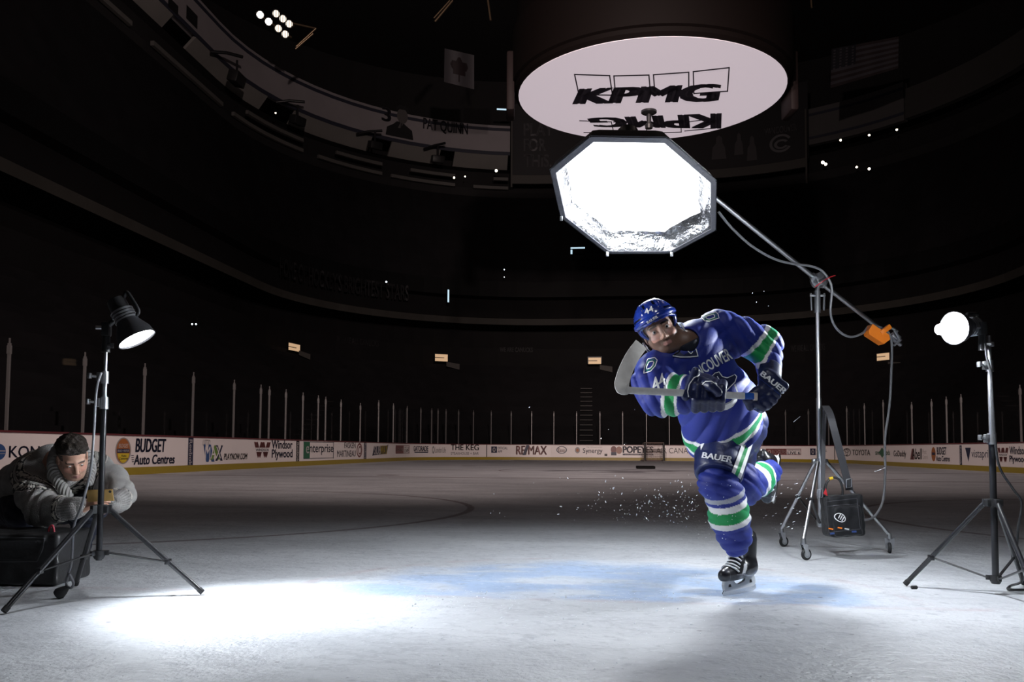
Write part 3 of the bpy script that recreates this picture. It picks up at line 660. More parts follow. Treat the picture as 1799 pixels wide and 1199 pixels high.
def disc_text(t, quad, bold, shear):
    v, f = text_mesh(t, bold, shear); tl, tr, br_, bl = [np.array(q, float) for q in quad]
    mb.add([on_disc(*((bl * (1 - x) + br_ * x) * (1 - y) + (tl * (1 - x) + tr * x) * y), 0.035) for x, y in v], f)
def disc_line(pts, w):
    for a, b in zip(pts, pts[1:]):
        a = np.array(a, float); b = np.array(b, float); t = (b - a) / np.linalg.norm(b - a); n = np.array([-t[1], t[0]]) * w / 2; a = a - t * w / 2; b = b + t * w / 2
        mb.add([on_disc(*q, 0.03) for q in (a - n, a + n, b + n, b - n)], [(0, 1, 2, 3)])
disc_text('KPMG', ((1018, 154), (1269, 145), (1262, 177), (1005, 182)), 0.09, 0.0)
for q in (((1009.5, 129.5), (1071, 131.5), (1076, 166), (1017, 165)), ((1078.5, 132), (1140, 130.5), (1143, 165), (1081.5, 166)), ((1148, 130), (1210, 125.5), (1210, 156), (1150.5, 162)), ((1218, 124.5), (1281, 117.5), (1278, 159), (1219, 163))):
    disc_line(list(q) + [q[0]], 2.2)
mb.build('logo', mat('disc_ink', (0.035, 0.03, 0.05), 0.5), board_, smooth=False); mb = MB()
disc_text('KPMG', ((1267, 225), (1044, 222), (1030, 206), (1268, 197)), 0.08, 0.0)
for q in (((1018.5, 211), (1074, 213), (1078, 231), (1026, 232)), ((1078, 213), (1134, 214), (1137, 233), (1083, 231.5)), ((1140, 214), (1196, 215), (1197, 231), (1143, 233)), ((1202, 214), (1261, 206), (1257, 224), (1203, 229))):
    disc_line(list(q), 1.6)
tag(mb.build('logo', MATS['disc_ink'], board_, smooth=False), 'upside-down lettering')
mb = MB(); c_ = on_disc(1140, 194); mb.lathe(c_, dn, [(0.0, 0.30), (0.1, 0.30), (0.16, 0.2)], 20); mb.lathe(c_ + dn * 0.16, dn, [(0, 0.1), (0.35, 0.08), (0.4, 0.16), (0.55, 0.14)], 14)
mb.build('camera_dome', m_blk, board_)
for sx, px in ((-1, 897), (1, 1387)):
    mb = MB(); a = P(px, 152, DD); mb.box(a, (0.15, 0.6, 1.1), None, bev=0.08); mb.build('side_column', mat('column_brown', (0.012, 0.008, 0.008), 0.6, spec=.1), board_)
# ------------------------------------------------------------------ banners and flags
m_banner = mat('banner_navy', (0.012, 0.011, 0.014), 0.6); m_bletter = mat('banner_letter', (0.13, 0.125, 0.135), 0.6); m_bpale = mat('banner_pale', (0.06, 0.055, 0.06), 0.6)
END = Wall(bowl(23.2))
def hang(x0, y0, x1, y1, wall=END):
    a = wall.find(x0, (y0 + y1) / 2); b = wall.find(x1, (y0 + y1) / 2); xm = (x0 + x1) / 2
    return a[0], b[0], wall.find(xm, y1)[1], wall.find(xm, y0)[1]
ban = thing('wall_banner', 'wide dark banner behind the scoreboard with block letters and a round crest', 'banner', END.at(END.find(1160, 300)[0], 25))
s0, s1, z0, z1 = hang(900, 175, 1420, 304)
mb = MB(); END.sweep([(0, z0), (0.02, z0), (0.02, z1), (0, z1), (0, z0)], mb, s0, s1); mb.build('cloth', m_banner, ban)
pr = Print(END, 0.04); pr.mb = MB()
def bp_text(t, box, bold=0.03):
    v, f = text_mesh(t, bold); pr.k += 1; pr.mb.add(pr.map(box, v), f, 0)
bp_text('PLAY', (920, 217, 972, 239)); bp_text('FOR', (920, 244, 959, 266)); bp_text('THIS.', (920, 272, 969, 294))
pr.mb.build('slogan', m_bletter, ban, smooth=False); pr.mb = MB(); bp_text('VANCOUVER', (1343, 222, 1400, 234), 0.01)
pr.mb.build('lettering', m_bletter, ban, smooth=False); pr.mb = MB(); n_ = 36; a = disc_poly(n_)
for box, w in (((1352, 236, 1392, 268), 0.12), ((1360, 245, 1386, 262), 0.2)):
    ring = a + [((x - 0.5) * (1 - 2 * w) + 0.5, (y - 0.5) * (1 - 2 * w) + 0.5) for x, y in a]
    pr.mb.add(pr.map(box, ring), [(i, i + 1, n_ + i + 1, n_ + i) for i in range(3, 33)])
pr.mb.build('crest', m_bletter, ban, smooth=False)
for (x0, y0, x1, y1) in ((1250, 238, 1276, 280), (1290, 233, 1306, 272), (1312, 238, 1330, 282)):
    pr = Print(END, 0.03); pr.mb.add(pr.map((x0, y0, x1, y1), [(0, 0), (1, 0), (.9, .5), (.75, .65), (.7, .9), (.5, 1), (.32, .9), (.3, .65), (.08, .5)]), [tuple(range(9))]); pr.mb.build('player_print', m_bpale, ban, smooth=False)
s0, s1, z0, z1 = hang(898, 305, 1420, 320)
mb = MB(); END.sweep([(0.3, z0), (0.5, z0), (0.5, z1), (0.3, z1), (0.3, z0)], mb, s0, s1)
tag(mb.build('trim_3', mat('trim_grey', (0.06, 0.055, 0.05), 0.6)), 'pale ledge under the dark banner', kind='structure')
for x, ya, yb in ((898, 205, 332), (1419, 195, 325)):
    s0, s1, z0, z1 = hang(x - 1.5, ya, x + 1.5, yb)
    mb = MB(); END.sweep([(0.3, z0), (0.55, z0), (0.55, z1), (0.3, z1), (0.3, z0)], mb, s0, s1); tag(mb.build('trim_4' if x < 1000 else 'trim_5', MATS['trim_grey']), 'thin upright post beside the dark banner', kind='structure')
# retired-number banner printed on the balcony front: portrait, digit, letters
RW = Wall(bowl(24.4)); ink_dim = mat('ink_dim', (0.035, 0.033, 0.042), 0.6); ink_skin = mat('ink_face', (0.10, 0.092, 0.092), 0.6); ink_suit = mat('ink_suit', (0.012, 0.012, 0.014), 0.6)
pr = Print(RW, 0.05); mats3 = [ink_dim, ink_skin, ink_suit]
def rprint(pts, box, m): pr.k += 1; pr.mb.add(pr.map(box, pts), [tuple(range(len(pts)))], m)
for t, box, b in (('3', (670, 189, 687, 214), 0.06), ('PAT QUINN', (743, 213, 822, 236), 0.03)):
    v, f = text_mesh(t, b); pr.k += 1; pr.mb.add(pr.map(box, v), f, 0)
rprint([(0, 0), (1, 0), (1, 1), (0, 1)], (326, 18, 346, 42), 2); rprint([(0, 0), (1, 0), (1, 1), (0, 1)], (294, 2, 312, 20), 2)
rprint([(0, 0), (1, 0), (.95, .55), (.72, .8), (.62, .95), (.4, .95), (.28, .75), (.05, .5)], (677, 213, 726, 242), 2)
rprint(disc_poly(), (697, 191, 716, 218), 1); rprint([(0, .35), (0, .8), (.3, 1), (.8, 1), (1, .7), (1, .3), (.85, .55), (.2, .55)], (696, 186, 717, 202), 2)
rprint([(0.2, 0), (.45, 0), (1, 1), (.7, 1)], (690, 216, 708, 236), 1); rprint([(.35, 0), (.5, 0), (1, 1), (.75, 1)], (699, 216, 706, 240), 2)
tag(pr.mb.build('printed_banner', mats3, fas, smooth=False), 'printed portrait of a suited figure with a digit and letters')
def flag(name, label, quad, Y0, Y1, nx, ny, paint, mats, parts=None):
    tl, tr, br_, bl = [np.array(q, float) for q in quad]; mb = MB(); v = []; f = []; mm = []
    for side in (0, 0.05):
        for j in range(ny + 1):
            for i in range(nx + 1):
                x, y = i / nx, j / ny; q = (tl * (1 - x) + tr * x) * (1 - y) + (bl * (1 - x) + br_ * x) * y
                v.append(P(q[0], q[1], Y0 + (Y1 - Y0) * x + 0.15 * math.sin(x * 9) + side))
    k = (nx + 1) * (ny + 1)
    for j in range(ny):
        for i in range(nx):
            a = j * (nx + 1) + i; f.append((a, a + 1, a + nx + 2, a + nx + 1)); f.append((k + a, k + a + nx + 1, k + a + nx + 2, k + a + 1)); mm += [paint((i + .5) / nx, (j + .5) / ny)] * 2
    mb.add(v, f); mb.m = mm
    return tag(mb.build(name, mats), label, 'flag')
def leaf(x, y):
    if 0: return 0
    dx = abs(x - .5); inside = (dx < .03 and .55 < y < .9) or (y < .75 and (abs(y - .42) < .13 and dx < .30 - abs(y - .42) * .5) or (dx < .12 - (.32 - y) * .5 and .16 < y < .4) or (dx < .2 and .5 < y < .68))
    return 1 if inside else 0
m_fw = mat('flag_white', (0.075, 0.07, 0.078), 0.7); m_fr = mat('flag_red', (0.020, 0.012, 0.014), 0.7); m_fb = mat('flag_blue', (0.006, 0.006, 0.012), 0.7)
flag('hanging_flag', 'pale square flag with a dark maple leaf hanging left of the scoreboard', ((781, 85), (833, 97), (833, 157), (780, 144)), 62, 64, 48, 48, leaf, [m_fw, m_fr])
def usa(x, y):
    if x < .36 and y < .54: return 0 if (int(x * 33) % 3 == 1 and int(y * 26) % 2 == 1) else 2
    return 1 if int(y * 13) % 2 == 0 else 0
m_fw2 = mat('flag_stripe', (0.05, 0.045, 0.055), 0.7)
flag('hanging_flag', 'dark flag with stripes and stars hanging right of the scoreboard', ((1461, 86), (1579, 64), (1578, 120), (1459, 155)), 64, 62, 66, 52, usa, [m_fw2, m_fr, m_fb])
# ------------------------------------------------------------------ slogans on the bowl fronts
SLOG = Wall(bowl(18.1)); RIB = Wall(bowl(17.8)); m_slog = mat('slogan_grey', (0.022, 0.021, 0.023), 0.6)
def slogan(wall, t, box, par_name, off=0.05, bold=0.02):
    v, f = text_mesh(t, bold); pr = Print(wall, off); pr.mb.add(pr.map(box, v), f); return pr.mb.build('slogan', m_slog, bpy.data.objects[par_name], smooth=False)
slogan(RIB, "HOME OF HOCKEY'S BRIGHTEST STARS", (490, 483, 718, 513), 'trim_2')
for box, t in (((105, 508, 178, 524), 'WE ARE ALL CANUCKS'), ((342, 565, 391, 578), 'WE ARE CANUCKS'), ((591, 595, 665, 606), 'WE ARE ALL CANUCKS'), ((878, 611, 936, 619), 'WE ARE CANUCKS'), ((1390, 606, 1450, 617), 'WE ARE ALL CANUCKS')):
    slogan(SLOG, t, box, 'wall_concourse')
# ------------------------------------------------------------------ small lamps, doorways and screens far back in the bowl
m_door_glow = mat('doorway_glow', (0.8, 0.6, 0.4), 0.6, emit=(1.0, 0.66, 0.38), estr=0.42)
LOWB = Wall(bowl(17.0))
def portal(x0, y0, x1, y1, label, est=None):
    t_ = thing('doorway', label, 'doorway', LOWB.at(LOWB.find((x0 + x1) / 2, y1)[0], LOWB.find(x0, y1)[1], 0.5), 'lit doorways at the top of the lower seating')
    pr = Print(LOWB, 0.6); v = pr.map((x0, y0, x1, y1), [(0, 0), (1, 0), (1, 1), (0, 1)]); n = Vector((t_.location.x, t_.location.y, 0)).normalized()
    mb = MB(); mb.prism(v, n, 0.1); mb.build('lit_opening', m_door_glow, t_, smooth=False)
    w = x1 - x0; mb = MB()
    for bx in ((x0 - 1.2, y0 - 1.5, x1 + 1.2, y0), (x0 - 1.2, y0, x0, y1), (x1, y0, x1 + 1.2, y1), (x0, (y0 + y1) / 2 - .5, x0 + w * .7, (y0 + y1) / 2 + .5)):
        mb.prism(pr.map(bx, [(0, 0), (1, 0), (1, 1), (0, 1)]), n * -1, 0.12)
    mb.build('frame', m_blk, t_, smooth=False)
    a, b = LOWB.at(LOWB.find(x1 + w * .1, y1)[0], 0, 0.4), LOWB.find(x1 + w * .1, y1 + 14)[1]; mb = MB(); q = pr.map((x0 + w * .9, y1 + 2, x1 + w * .9, y1 + 15), [(0, .4), (1, 0), (1, .75), (0, 1)]); mb.prism(q, n * -1, 0.25); mb.build('side_wall', mat('portal_wall', (0.06, 0.055, 0.05), 0.7), t_, smooth=False)
for (x0, y0, x1, y1, l) in ((35, 519, 59, 527, 'small warm lit doorway at the far left, above the first glass posts'), (494, 605, 515, 617, 'small warm lit doorway right of the clamped lamp'), (760, 624, 783, 636, 'small warm lit doorway below the ribbon slogan, mid-bowl'), (1034, 630, 1056, 641, 'small warm lit doorway above the aisle stairs'), (1548, 622, 1571, 634, 'small warm lit doorway below the orange weight')):
    portal(x0, y0, x1, y1, l)
UPB = Wall(bowl(22.5)); MIDB = Wall(bowl(17.3))
def small_lamp(x, y, r, label, wall=UPB, m=None, cool=False):
    s, z = wall.find(x, y); t_ = thing('ceiling_spotlight', label, 'lamp', wall.at(s, z, 0.5), 'small lamps high in the bowl'); c = wall.at(s, z, 0.5); k = c.y / F
    d = (EYE - c).normalized(); mb = MB(); mb.lathe(c - d * 0.3, d, [(0, r * k * 0.6), (0.1, r * k), (0.3, r * k * 1.15)], 12); mb.build('housing', m_blk, t_)
    mb = MB(); mb.lathe(c + d * 0.001, d, [(0.001, r * k), (0.02, r * k * 0.9)], 12); mb.build('lens', m or (m_lens_cold if cool else m_lens_warm), t_)
for x, y, r, l in ((795, 315, 1.6, 'tiny pale lamp under the balcony, left of a pair'), (815, 313, 1.2, 'tiny pale lamp under the balcony, right of a pair'), (871, 303, 2.4, 'small bright lamp under the balcony front left of the banner'), (1449, 288, 2.6, 'bright twin lamp right of the dark banner, left bulb'), (1454, 291, 2.4, 'bright twin lamp right of the dark banner, right bulb'), (1510, 296, 1.8, 'dim lamp right of the twin lamp'), (1532, 299, 2.2, 'pale lamp farthest right below the right balcony panel'), (1481, 249, 1.8, 'lamp under the right balcony panel, left of three'), (1532, 240, 1.8, 'lamp under the right balcony panel, middle of three'), (1582, 230, 1.8, 'lamp under the right balcony panel, right of three'), (475, 200, 1.3, 'tiny yellow lamp below the left balcony bracket')):
    small_lamp(x, y, r, l)
for x, y, r, l in ((885, 476, 1.1, 'tiny white lamp high at the end, upper of two'), (885, 489, 0.9, 'tiny white lamp high at the end, lower of two'), (673, 497, 1.6, 'tiny blue-white lamp above the slogan band'), (323, 570, 1.5, 'tiny lamp right of the clamped strobe, left of a pair'), (330, 570, 1.5, 'tiny lamp right of the clamped strobe, right of a pair')):
    small_lamp(x, y, r, l, MIDB, None, True)
def led(box, label, wall=MIDB, parts=3):
    x0, y0, x1, y1 = box; s, z = wall.find((x0 + x1) / 2, (y0 + y1) / 2); t_ = thing('light_strip', label, 'light strip', wall.at(s, z, 0.4)); pr = Print(wall, 0.5)
    n = Vector((t_.location.x, t_.location.y, 0)).normalized(); mb = MB(); mb.prism(pr.map((x0 - .5, y0 - .5, x1 + .5, y1 + .5), [(0, 0), (1, 0), (1, 1), (0, 1)]), n, 0.1); mb.build('backing', m_blk, t_, smooth=False)
    pr = Print(wall, 0.56); mb = MB(); mb.prism(pr.map(box, [(0, 0), (1, 0), (1, 1), (0, 1)]), n, 0.03); mb.build('tube', mat('led_blue', (.6, .8, 1), .4, emit=(.6, .85, 1), estr=0.9), t_, smooth=False)
led((783.2, 511, 785.8, 533), 'short upright blue-white light strip right of the slogan band'); led((872, 195, 898, 197.5), 'short pale light strip above the banner, left of the scoreboard', UPB); led((1003, 437, 1028, 439.4), 'thin level light strip under the left edge of the softbox'); led((1003, 441.5, 1006, 449), 'short light strip hanging under the level strip'); led((1044, 664, 1052, 666), 'tiny level light strip below the lit doorway over the stairs', LOWB)
# ------------------------------------------------------------------ aisle stairs behind the far glass
st = thing('aisle_stairs', 'pale narrow aisle steps between dark seats behind the far boards', 'stairs', G(1030, 800)); 
for i in range(13):
    d = 1.9 + i * 0.86; z = 0.95 + i * 0.405; wl_ = Wall(bowl(d)); s, _ = wl_.find(1030, 765)
    mb = MB(); c = wl_.at(s, z + 0.03, -0.3); mb.box(c, (0.48, 0.42, 0.03), Matrix.Rotation(-YAW, 3, 'Z')); mb.build('step', mat('step_grey', (0.075, 0.07, 0.068), 0.7), st, smooth=False)
# ------------------------------------------------------------------ speakers on arms below the balcony front
for i, (x, y, sx) in enumerate(((374, 92, 1.0), (494, 178, 0.85), (640, 228, .8), (760, 255, .8))):
    s, z = RING.find(x, y); t_ = thing('arena_speaker', 'dark loudspeaker on a bracket under the balcony front, %s from the left' % ordn(i), 'speaker', RING.at(s, z, 1.0), 'speakers under the balcony front')
    c = RING.at(s, z - 1.6, 1.9); d = (RING.at(s + .5) - RING.at(s)).normalized(); R = Matrix((d, Vector((-d.y, d.x, 0)), Vector((0, 0, 1)))).transposed()
    mb = MB(); mb.box(c - Vector((0, 0, .5 * sx)), (.75 * sx, .4, .42 * sx), R @ Matrix.Rotation(.25, 3, 'X'), bev=.08); mb.build('cabinet', m_blkplastic, t_)
    mb = MB(); mb.tube([RING.at(s - 1.0, 29.7, .3), RING.at(s - .3, 29.9, 1.2), RING.at(s + .7, 30.0, 2.0)], .12); mb.tube([c + Vector((0, 0, .9)), c - Vector((0, 0, .2))], .08); mb.build('bracket', m_blk, t_)
# ------------------------------------------------------------------ lamp bank high on the left, with its pipe frame
bank = thing('lamp_bank', 'bank of seven bright round lamps on a pipe frame near the roof, upper left', 'lamp', P(490, 40, 60))
warm2 = mat('rig_metal', (0.35, 0.25, 0.16), 0.35, metal=0.8)
LC = [(457, 26), (472, 38), (485, 24), (497, 33), (508, 42), (489, 50), (501, 60)]
Yb = 60.0; dd = (Vector((0.25, -1, -0.55))).normalized(); kb = Yb / F
for i, (x, y) in enumerate(LC):
    c = P(x, y, Yb); r = 7.0 * kb; mb = MB(); mb.lathe(c - dd * 0.45, dd, [(0, r * .45), (.15, r * .8), (.4, r), (.5, r * 1.05), (.5, r * .92), (.42, r * .9)], 20, closed=True); h_ = mb.build('lamp_housing', m_blk, bank)
    mb = MB(); mb.lathe(c + dd * -0.02, dd, [(0, r * .85), (.02, r * .6)], 20); mb.build('lens', mat('rig_bright', (1, .95, .9), .3, emit=(1, .93, .85), estr=9.0) if i < 2 else mat('rig_lens', (1, .9, .8), .3, emit=(1, .86, .7), estr=1.6), h_)
    mb = MB()
    for a in (-.5, 0, .5):
        u = dd.cross(Vector((0, 0, 1))).normalized(); w = dd.cross(u); mb.tube([c + dd * .04 + u * (a * r * 1.2) - w * (r * .8), c + dd * .04 + u * (a * r * 1.2) + w * (r * .8)], .02)
    mb.build('guard_grille', m_blk, h_)
mb = MB()
for a, b in (((510, 40), (555, 50)), ((555, 50), (520, 82)), ((550, 59), (519, 86)), ((450, 22), (512, 66)), ((482, 20), (516, 46))): mb.tube([P(*a, Yb + .3), P(*b, Yb + .3)], .07)
mb.build('pipe_frame', warm2, bank)
for i, (a, b, l) in enumerate((((795, 1), (764, 38), 'slanted pair of lit roof pipes above the maple leaf flag'), ((857, 0), (862, 36), 'short upright lit roof pipe left of the scoreboard'), ((1425, 0), (1426, 14), 'very short lit roof pipe right of the scoreboard'))):
    mb = MB(); mb.tube([P(*a, 55), P(*b, 55)], .07)
    if i == 0: mb.tube([P(a[0] - 5, a[1], 55), P(b[0] - 2, b[1] - 6, 55)], .05)
    tag(mb.build('roof_pipe', warm2), l, 'pipe')
# ------------------------------------------------------------------ far net and dark mat
gt = thing('hockey_net', 'hockey net with black posts standing against the far boards', 'hockey net', G(1150, 808)); Yg = 57.0
def gp(x, z, dy=0): q = P(x, 789, Yg); return Vector((q.x, Yg + dy, z))
mb = MB(); mb.tube([gp(1133, 0.05), gp(1133, 1.2)], .07)
mb.build('post', m_blkplastic, gt)
mb = MB(); mb.tube([gp(1166, 0.05), gp(1166, 1.2)], .07); mb.build('post', m_blkplastic, gt)
mb = MB(); mb.tube([gp(1133, 1.2), gp(1166, 1.2)], .05); mb.tube([gp(1133, 1.2, .1), gp(1134, 1.2, .8), gp(1168, 1.2, .8), gp(1166, 1.2, .1)], .04); mb.tube([gp(1132, .04), gp(1131, .04, 1.2), gp(1170, .04, 1.2), gp(1166, .04)], .05); mb.build('crossbar', mat('net_bar', (0.10, 0.07, 0.06), 0.5), gt)
mb = MB()
for i in range(15):
    x = 1133 + 33 * i / 14; mb.tube([gp(x, 1.2, .8), gp(x, .05, 1.2)], .010, 5)
for j in range(10):
    z = .05 + 1.15 * j / 9; dy = 1.2 - .4 * j / 9; mb.tube([gp(1133, z, 0), gp(1133, z, dy), gp(1167, z, dy), gp(1166, z, 0)], .010, 5)
mb.build('netting', mat('net_cord', (0.28, 0.22, 0.20), 0.8), gt)
mb = MB(); c = G(1134, 824); mb.box(c + Vector((0, 0, .06)), (.36, .5, .05), Matrix.Rotation(-YAW, 3, 'Z'), bev=.02)
tag(mb.build('floor_mat', mat('mat_black', (.006, .006, .006), .95, spec=.02)), 'low black mat lying on the ice in front of the far net', 'mat')
# ================================================================== STUDIO LIGHTING ON THE ICE
m_steel = mat('chrome_tube', (0.66, 0.67, 0.70), 0.36, metal=1.0, var=0.05)
m_alu = mat('cast_alloy', (0.42, 0.43, 0.45), 0.35, metal=0.9, var=0.1)
m_tube = mat('black_tube', (0.016, 0.016, 0.018), 0.28, var=0.2, coat=0.3)
m_rub = mat('rubber_black', (0.012, 0.012, 0.013), 0.6)
m_red = mat('label_red', (0.5, 0.02, 0.03), 0.4)
m_white = mat('marking_white', (0.8, 0.8, 0.8), 0.5, var=0.03)
m_strobe = mat('strobe_grey', (0.05, 0.05, 0.055), 0.35, metal=0.3)
m_flash = mat('flash_white', (1, 1, 1), 0.3, emit=(0.95, 0.97, 1.0), estr=30.0)
m_cable = mat('cable_grey', (0.16, 0.16, 0.17), 0.35)
m_cableb = mat('cable_black', (0.02, 0.02, 0.022), 0.45)
def tripod(name, label, pole_xy, z_top, z_collar, z_hub, feet, secs, brace_at, extra=None):
    """black tripod light stand; secs = [(z0, z1, radius)]"""
    b = Vector((pole_xy[0], pole_xy[1], 0)); t = thing(name, label, 'light stand', b)
    up = lambda z: b + Vector((0, 0, z))
    for i, (z0, z1, r) in enumerate(secs):
        mb = MB(); mb.tube([up(z0), up(z1)], r, 16); mb.build('pole_section', m_tube if i == 0 else m_steel if i > 1 else m_alu, t)
    mb = MB(); mb.tube([up(z_collar - .022), up(z_collar + .022)], .03, 16); mb.box(up(z_collar), (.042, .02, .018), bev=.004)
    for f in feet:
        d = (Vector((f.x, f.y, 0)) - b); d.z = 0; d.normalize(); mb.box(up(z_collar) + d * .032, (.02, .012, .02), Matrix((d, Vector((-d.y, d.x, 0)), Vector((0, 0, 1)))).transposed(), bev=.003)
    mb.build('collar', m_alu if False else m_blkplastic, t)
    mb = MB(); mb.tube([up(z_hub - .015), up(z_hub + .012)], .028, 16); mb.tube([up(z_hub - .03), up(z_hub - .015)], [.02, .028], 16)
    for f in feet:
        d = (Vector((f.x, f.y, 0)) - b); d.z = 0; d.normalize(); mb.box(up(z_hub) + d * .03, (.016, .008, .012), Matrix((d, Vector((-d.y, d.x, 0)), Vector((0, 0, 1)))).transposed(), bev=.002)
    mb.build('hub', m_blkplastic, t)
    for f in feet:
        d = (Vector((f.x, f.y, 0)) - b); d.z = 0; d.normalize(); top = up(z_collar - .005) + d * .045; foot = Vector((f.x, f.y, .012))
        mb = MB(); mb.tube([top, top.lerp(foot, .97)], .0125, 12); lg = mb.build('leg', m_tube, t)
        mb = MB(); mb.tube([top.lerp(foot, .955), foot], .0145, 12); mb.build('rubber_foot', m_rub, lg)
        mid = top.lerp(foot, brace_at); mb = MB(); mb.tube([up(z_hub) + d * .04, mid - d * .008], .0085, 8, flat=.6)
        q = mid; mb.box(q, (.012, .018, .014), bev=.003); mb.build('brace', m_tube, t)
    for i in range(1, len(secs)):
        z = secs[i][0]; r = secs[i - 1][2]; mb = MB(); mb.tube([up(z - .04), up(z + .02)], [r + .007, r + .005], 16); mb.box(up(z - .008) + Vector((-r - .012, -.004, 0)), (.014, .012, .022), bev=.004)
        k = mb.build('clamp_collar', m_alu, t); mb = MB(); mb.tube([up(z - .008) + Vector((-r - .02, -.008, 0)), up(z - .008) + Vector((-r - .055, -.02, .004))], .006, 8); mb.box(up(z - .008) + Vector((-r - .055, -.02, .004)), (.006, .014, .014), bev=.003); mb.build('clamp_knob', m_alu, k)
    return t
def strobe(name, label, c, ax, r, length, mount, power, mats_lens, cone, blend=0.5, aim=None):
    ax = Vector(ax).normalized(); c = Vector(c); t = thing(name, label, 'strobe light', c - ax * length)
    mb = MB(); mb.lathe(c - ax * .10, ax, [(-.02, r * .55), (0, r * .6), (.02, r * .70), (.06, r * .93), (.094, r * 1.0), (.1, r * 1.03), (.1, r * .98), (.095, r * .95), (.06, r * .88), (.02, r * .65), (.005, r * .5)], 40, closed=True)
    mb.build('reflector', m_strobe, t)
    mb = MB(); mb.lathe(c - ax * .012, ax, [(0, r * .93), (.003, r * .93)], 40); mb.build('flash_face', mats_lens, t)
    mb = MB(); mb.lathe(c - ax * length, ax, [(0, r * .38), (.006, r * .46), (.03, r * .5), (length - .10, r * .52), (length - .095, r * .56)], 30); bd = mb.build('body', m_blkplastic, t)
    mb = MB()
    for k in range(4): mb.lathe(c - ax * (.118 + k * .016), ax, [(0, r * .55), (.002, r * .61), (.008, r * .61), (.010, r * .55)], 30)
    mb.build('cooling_ring', m_alu, bd)
    w = ax.cross(Vector((0, 1, 0))).normalized(); w = w if w.z > 0 else -w
    if abs(w.z) < .2: w = Vector((0, 0, 1)) - ax * ax.z; w.normalize()
    mb = MB(); hb = c - ax * (length - .02); mb.tube(smooth_path([hb + w * r * .4, hb + w * r * .75 - ax * .02, hb + w * r * .82 + ax * .05, c - ax * .12 + w * r * .78, c - ax * .105 + w * r * .5]), .009, 10); mb.build('carry_handle', m_blkplastic, t)
    mb = MB(); m_ = Vector(mount); q = c - ax * (length * .62); mb.tube([m_ - Vector((0, 0, .06)), m_ + Vector((0, 0, .03))], [.021, .018], 16); mb.box(m_ + Vector((0, 0, .055)), (.018, .022, .035), bev=.005); mb.tube([m_ + Vector((0, 0, .07)), q - w * r * .2], .014, 12); mb.build('tilt_bracket', m_blkplastic, t)
    mb = MB(); mb.tube([m_ + Vector((-.015, -.01, .06)), m_ + Vector((-.045, -.02, .06))], .010, 10); mb.tube([m_ + Vector((.012, -.008, -.03)), m_ + Vector((.035, -.02, -.03))], .007, 8); mb.box(m_ + Vector((.04, -.022, -.03)), (.008, .006, .012), bev=.002); mb.build('tightening_knob', m_alu, t)
    light(name + '_flash', 'SPOT', c + ax * .012, power, (0.88, 0.94, 1.0), aim=aim or (c + ax * 2), size=r * .7, angle=cone, blend=blend)
    return t
# ---- left stand and strobe
YL = 4.34; pl = P(180.5, 780, YL); zl = lambda y: P(180, y, YL).z
tripod('light_stand', 'black tripod light stand in front of the crouching man', (pl.x, YL), zl(617), zl(895), zl(972), [G(6, 1080), G(356, 1046), G(133, 1031)], [(zl(985), zl(705), .0145), (zl(705), zl(655), .0115), (zl(690), zl(612), .009)][:2] + [(zl(660), zl(606), .0085)], .62)
vw_ = (P(241, 597, YL) - EYE).normalized(); rt_ = vw_.cross(Vector((0, 0, 1))).normalized(); AXL = (vw_ * -.31 + (rt_ * .484 - rt_.cross(vw_) * .875) * .95).normalized()
strobe('studio_strobe', 'grey strobe head with round glowing face tilted down on the left stand', P(241, 597, YL - .02), AXL, .092, .235, Vector((pl.x, YL, zl(598))), 340, m_flash, 78, 1.0, aim=Vector((-1.12, 4.12, 0)))
light('strobe_scatter', 'SPOT', P(241, 597, YL - .02) + AXL * .02, 62, (.88, .94, 1.0), aim=P(241, 597, YL - .02) + Vector((.55, -.42, -.80)), size=.07, angle=140, blend=1.0)
light('strobe_spill', 'SPOT', P(241, 597, YL - .02) + AXL * .02, 330, (.93, .96, 1.0), aim=P(1190, 590, 4.2), size=.07, angle=44, blend=1.0)
mb = MB(); mb.tube(smooth_path([P(178, 655, YL - .03), P(172, 672, YL - .04), P(168, 700, YL - .04), P(165, 760, YL - .05), P(162, 800, YL - .06), P(157, 838, YL - .06), P(143, 890, YL - .06), P(130, 925, YL - .06), P(126, 985, YL - .04), P(120, 1008, YL), P(116, 1022, YL), P(123, 1034, YL), P(129, 1026, YL), P(122, 1010, YL - .02), P(118, 1018, YL), P(116, 1040, YL)]), .0065, 8)
cb = mb.build('power_cable', m_cable); tag(cb, 'grey cable hanging down beside the left light stand to a plug', 'cable')
mb = MB(); q = P(114, 1040, YL); mb.lathe(q + Vector((.012, 0, .02)), Vector((-.5, -.1, -.4)), [(0, .012), (.02, .022), (.045, .03), (.06, .024), (.065, .012)], 16); tag(mb.build('plug', m_cableb, cb), 'black plug')
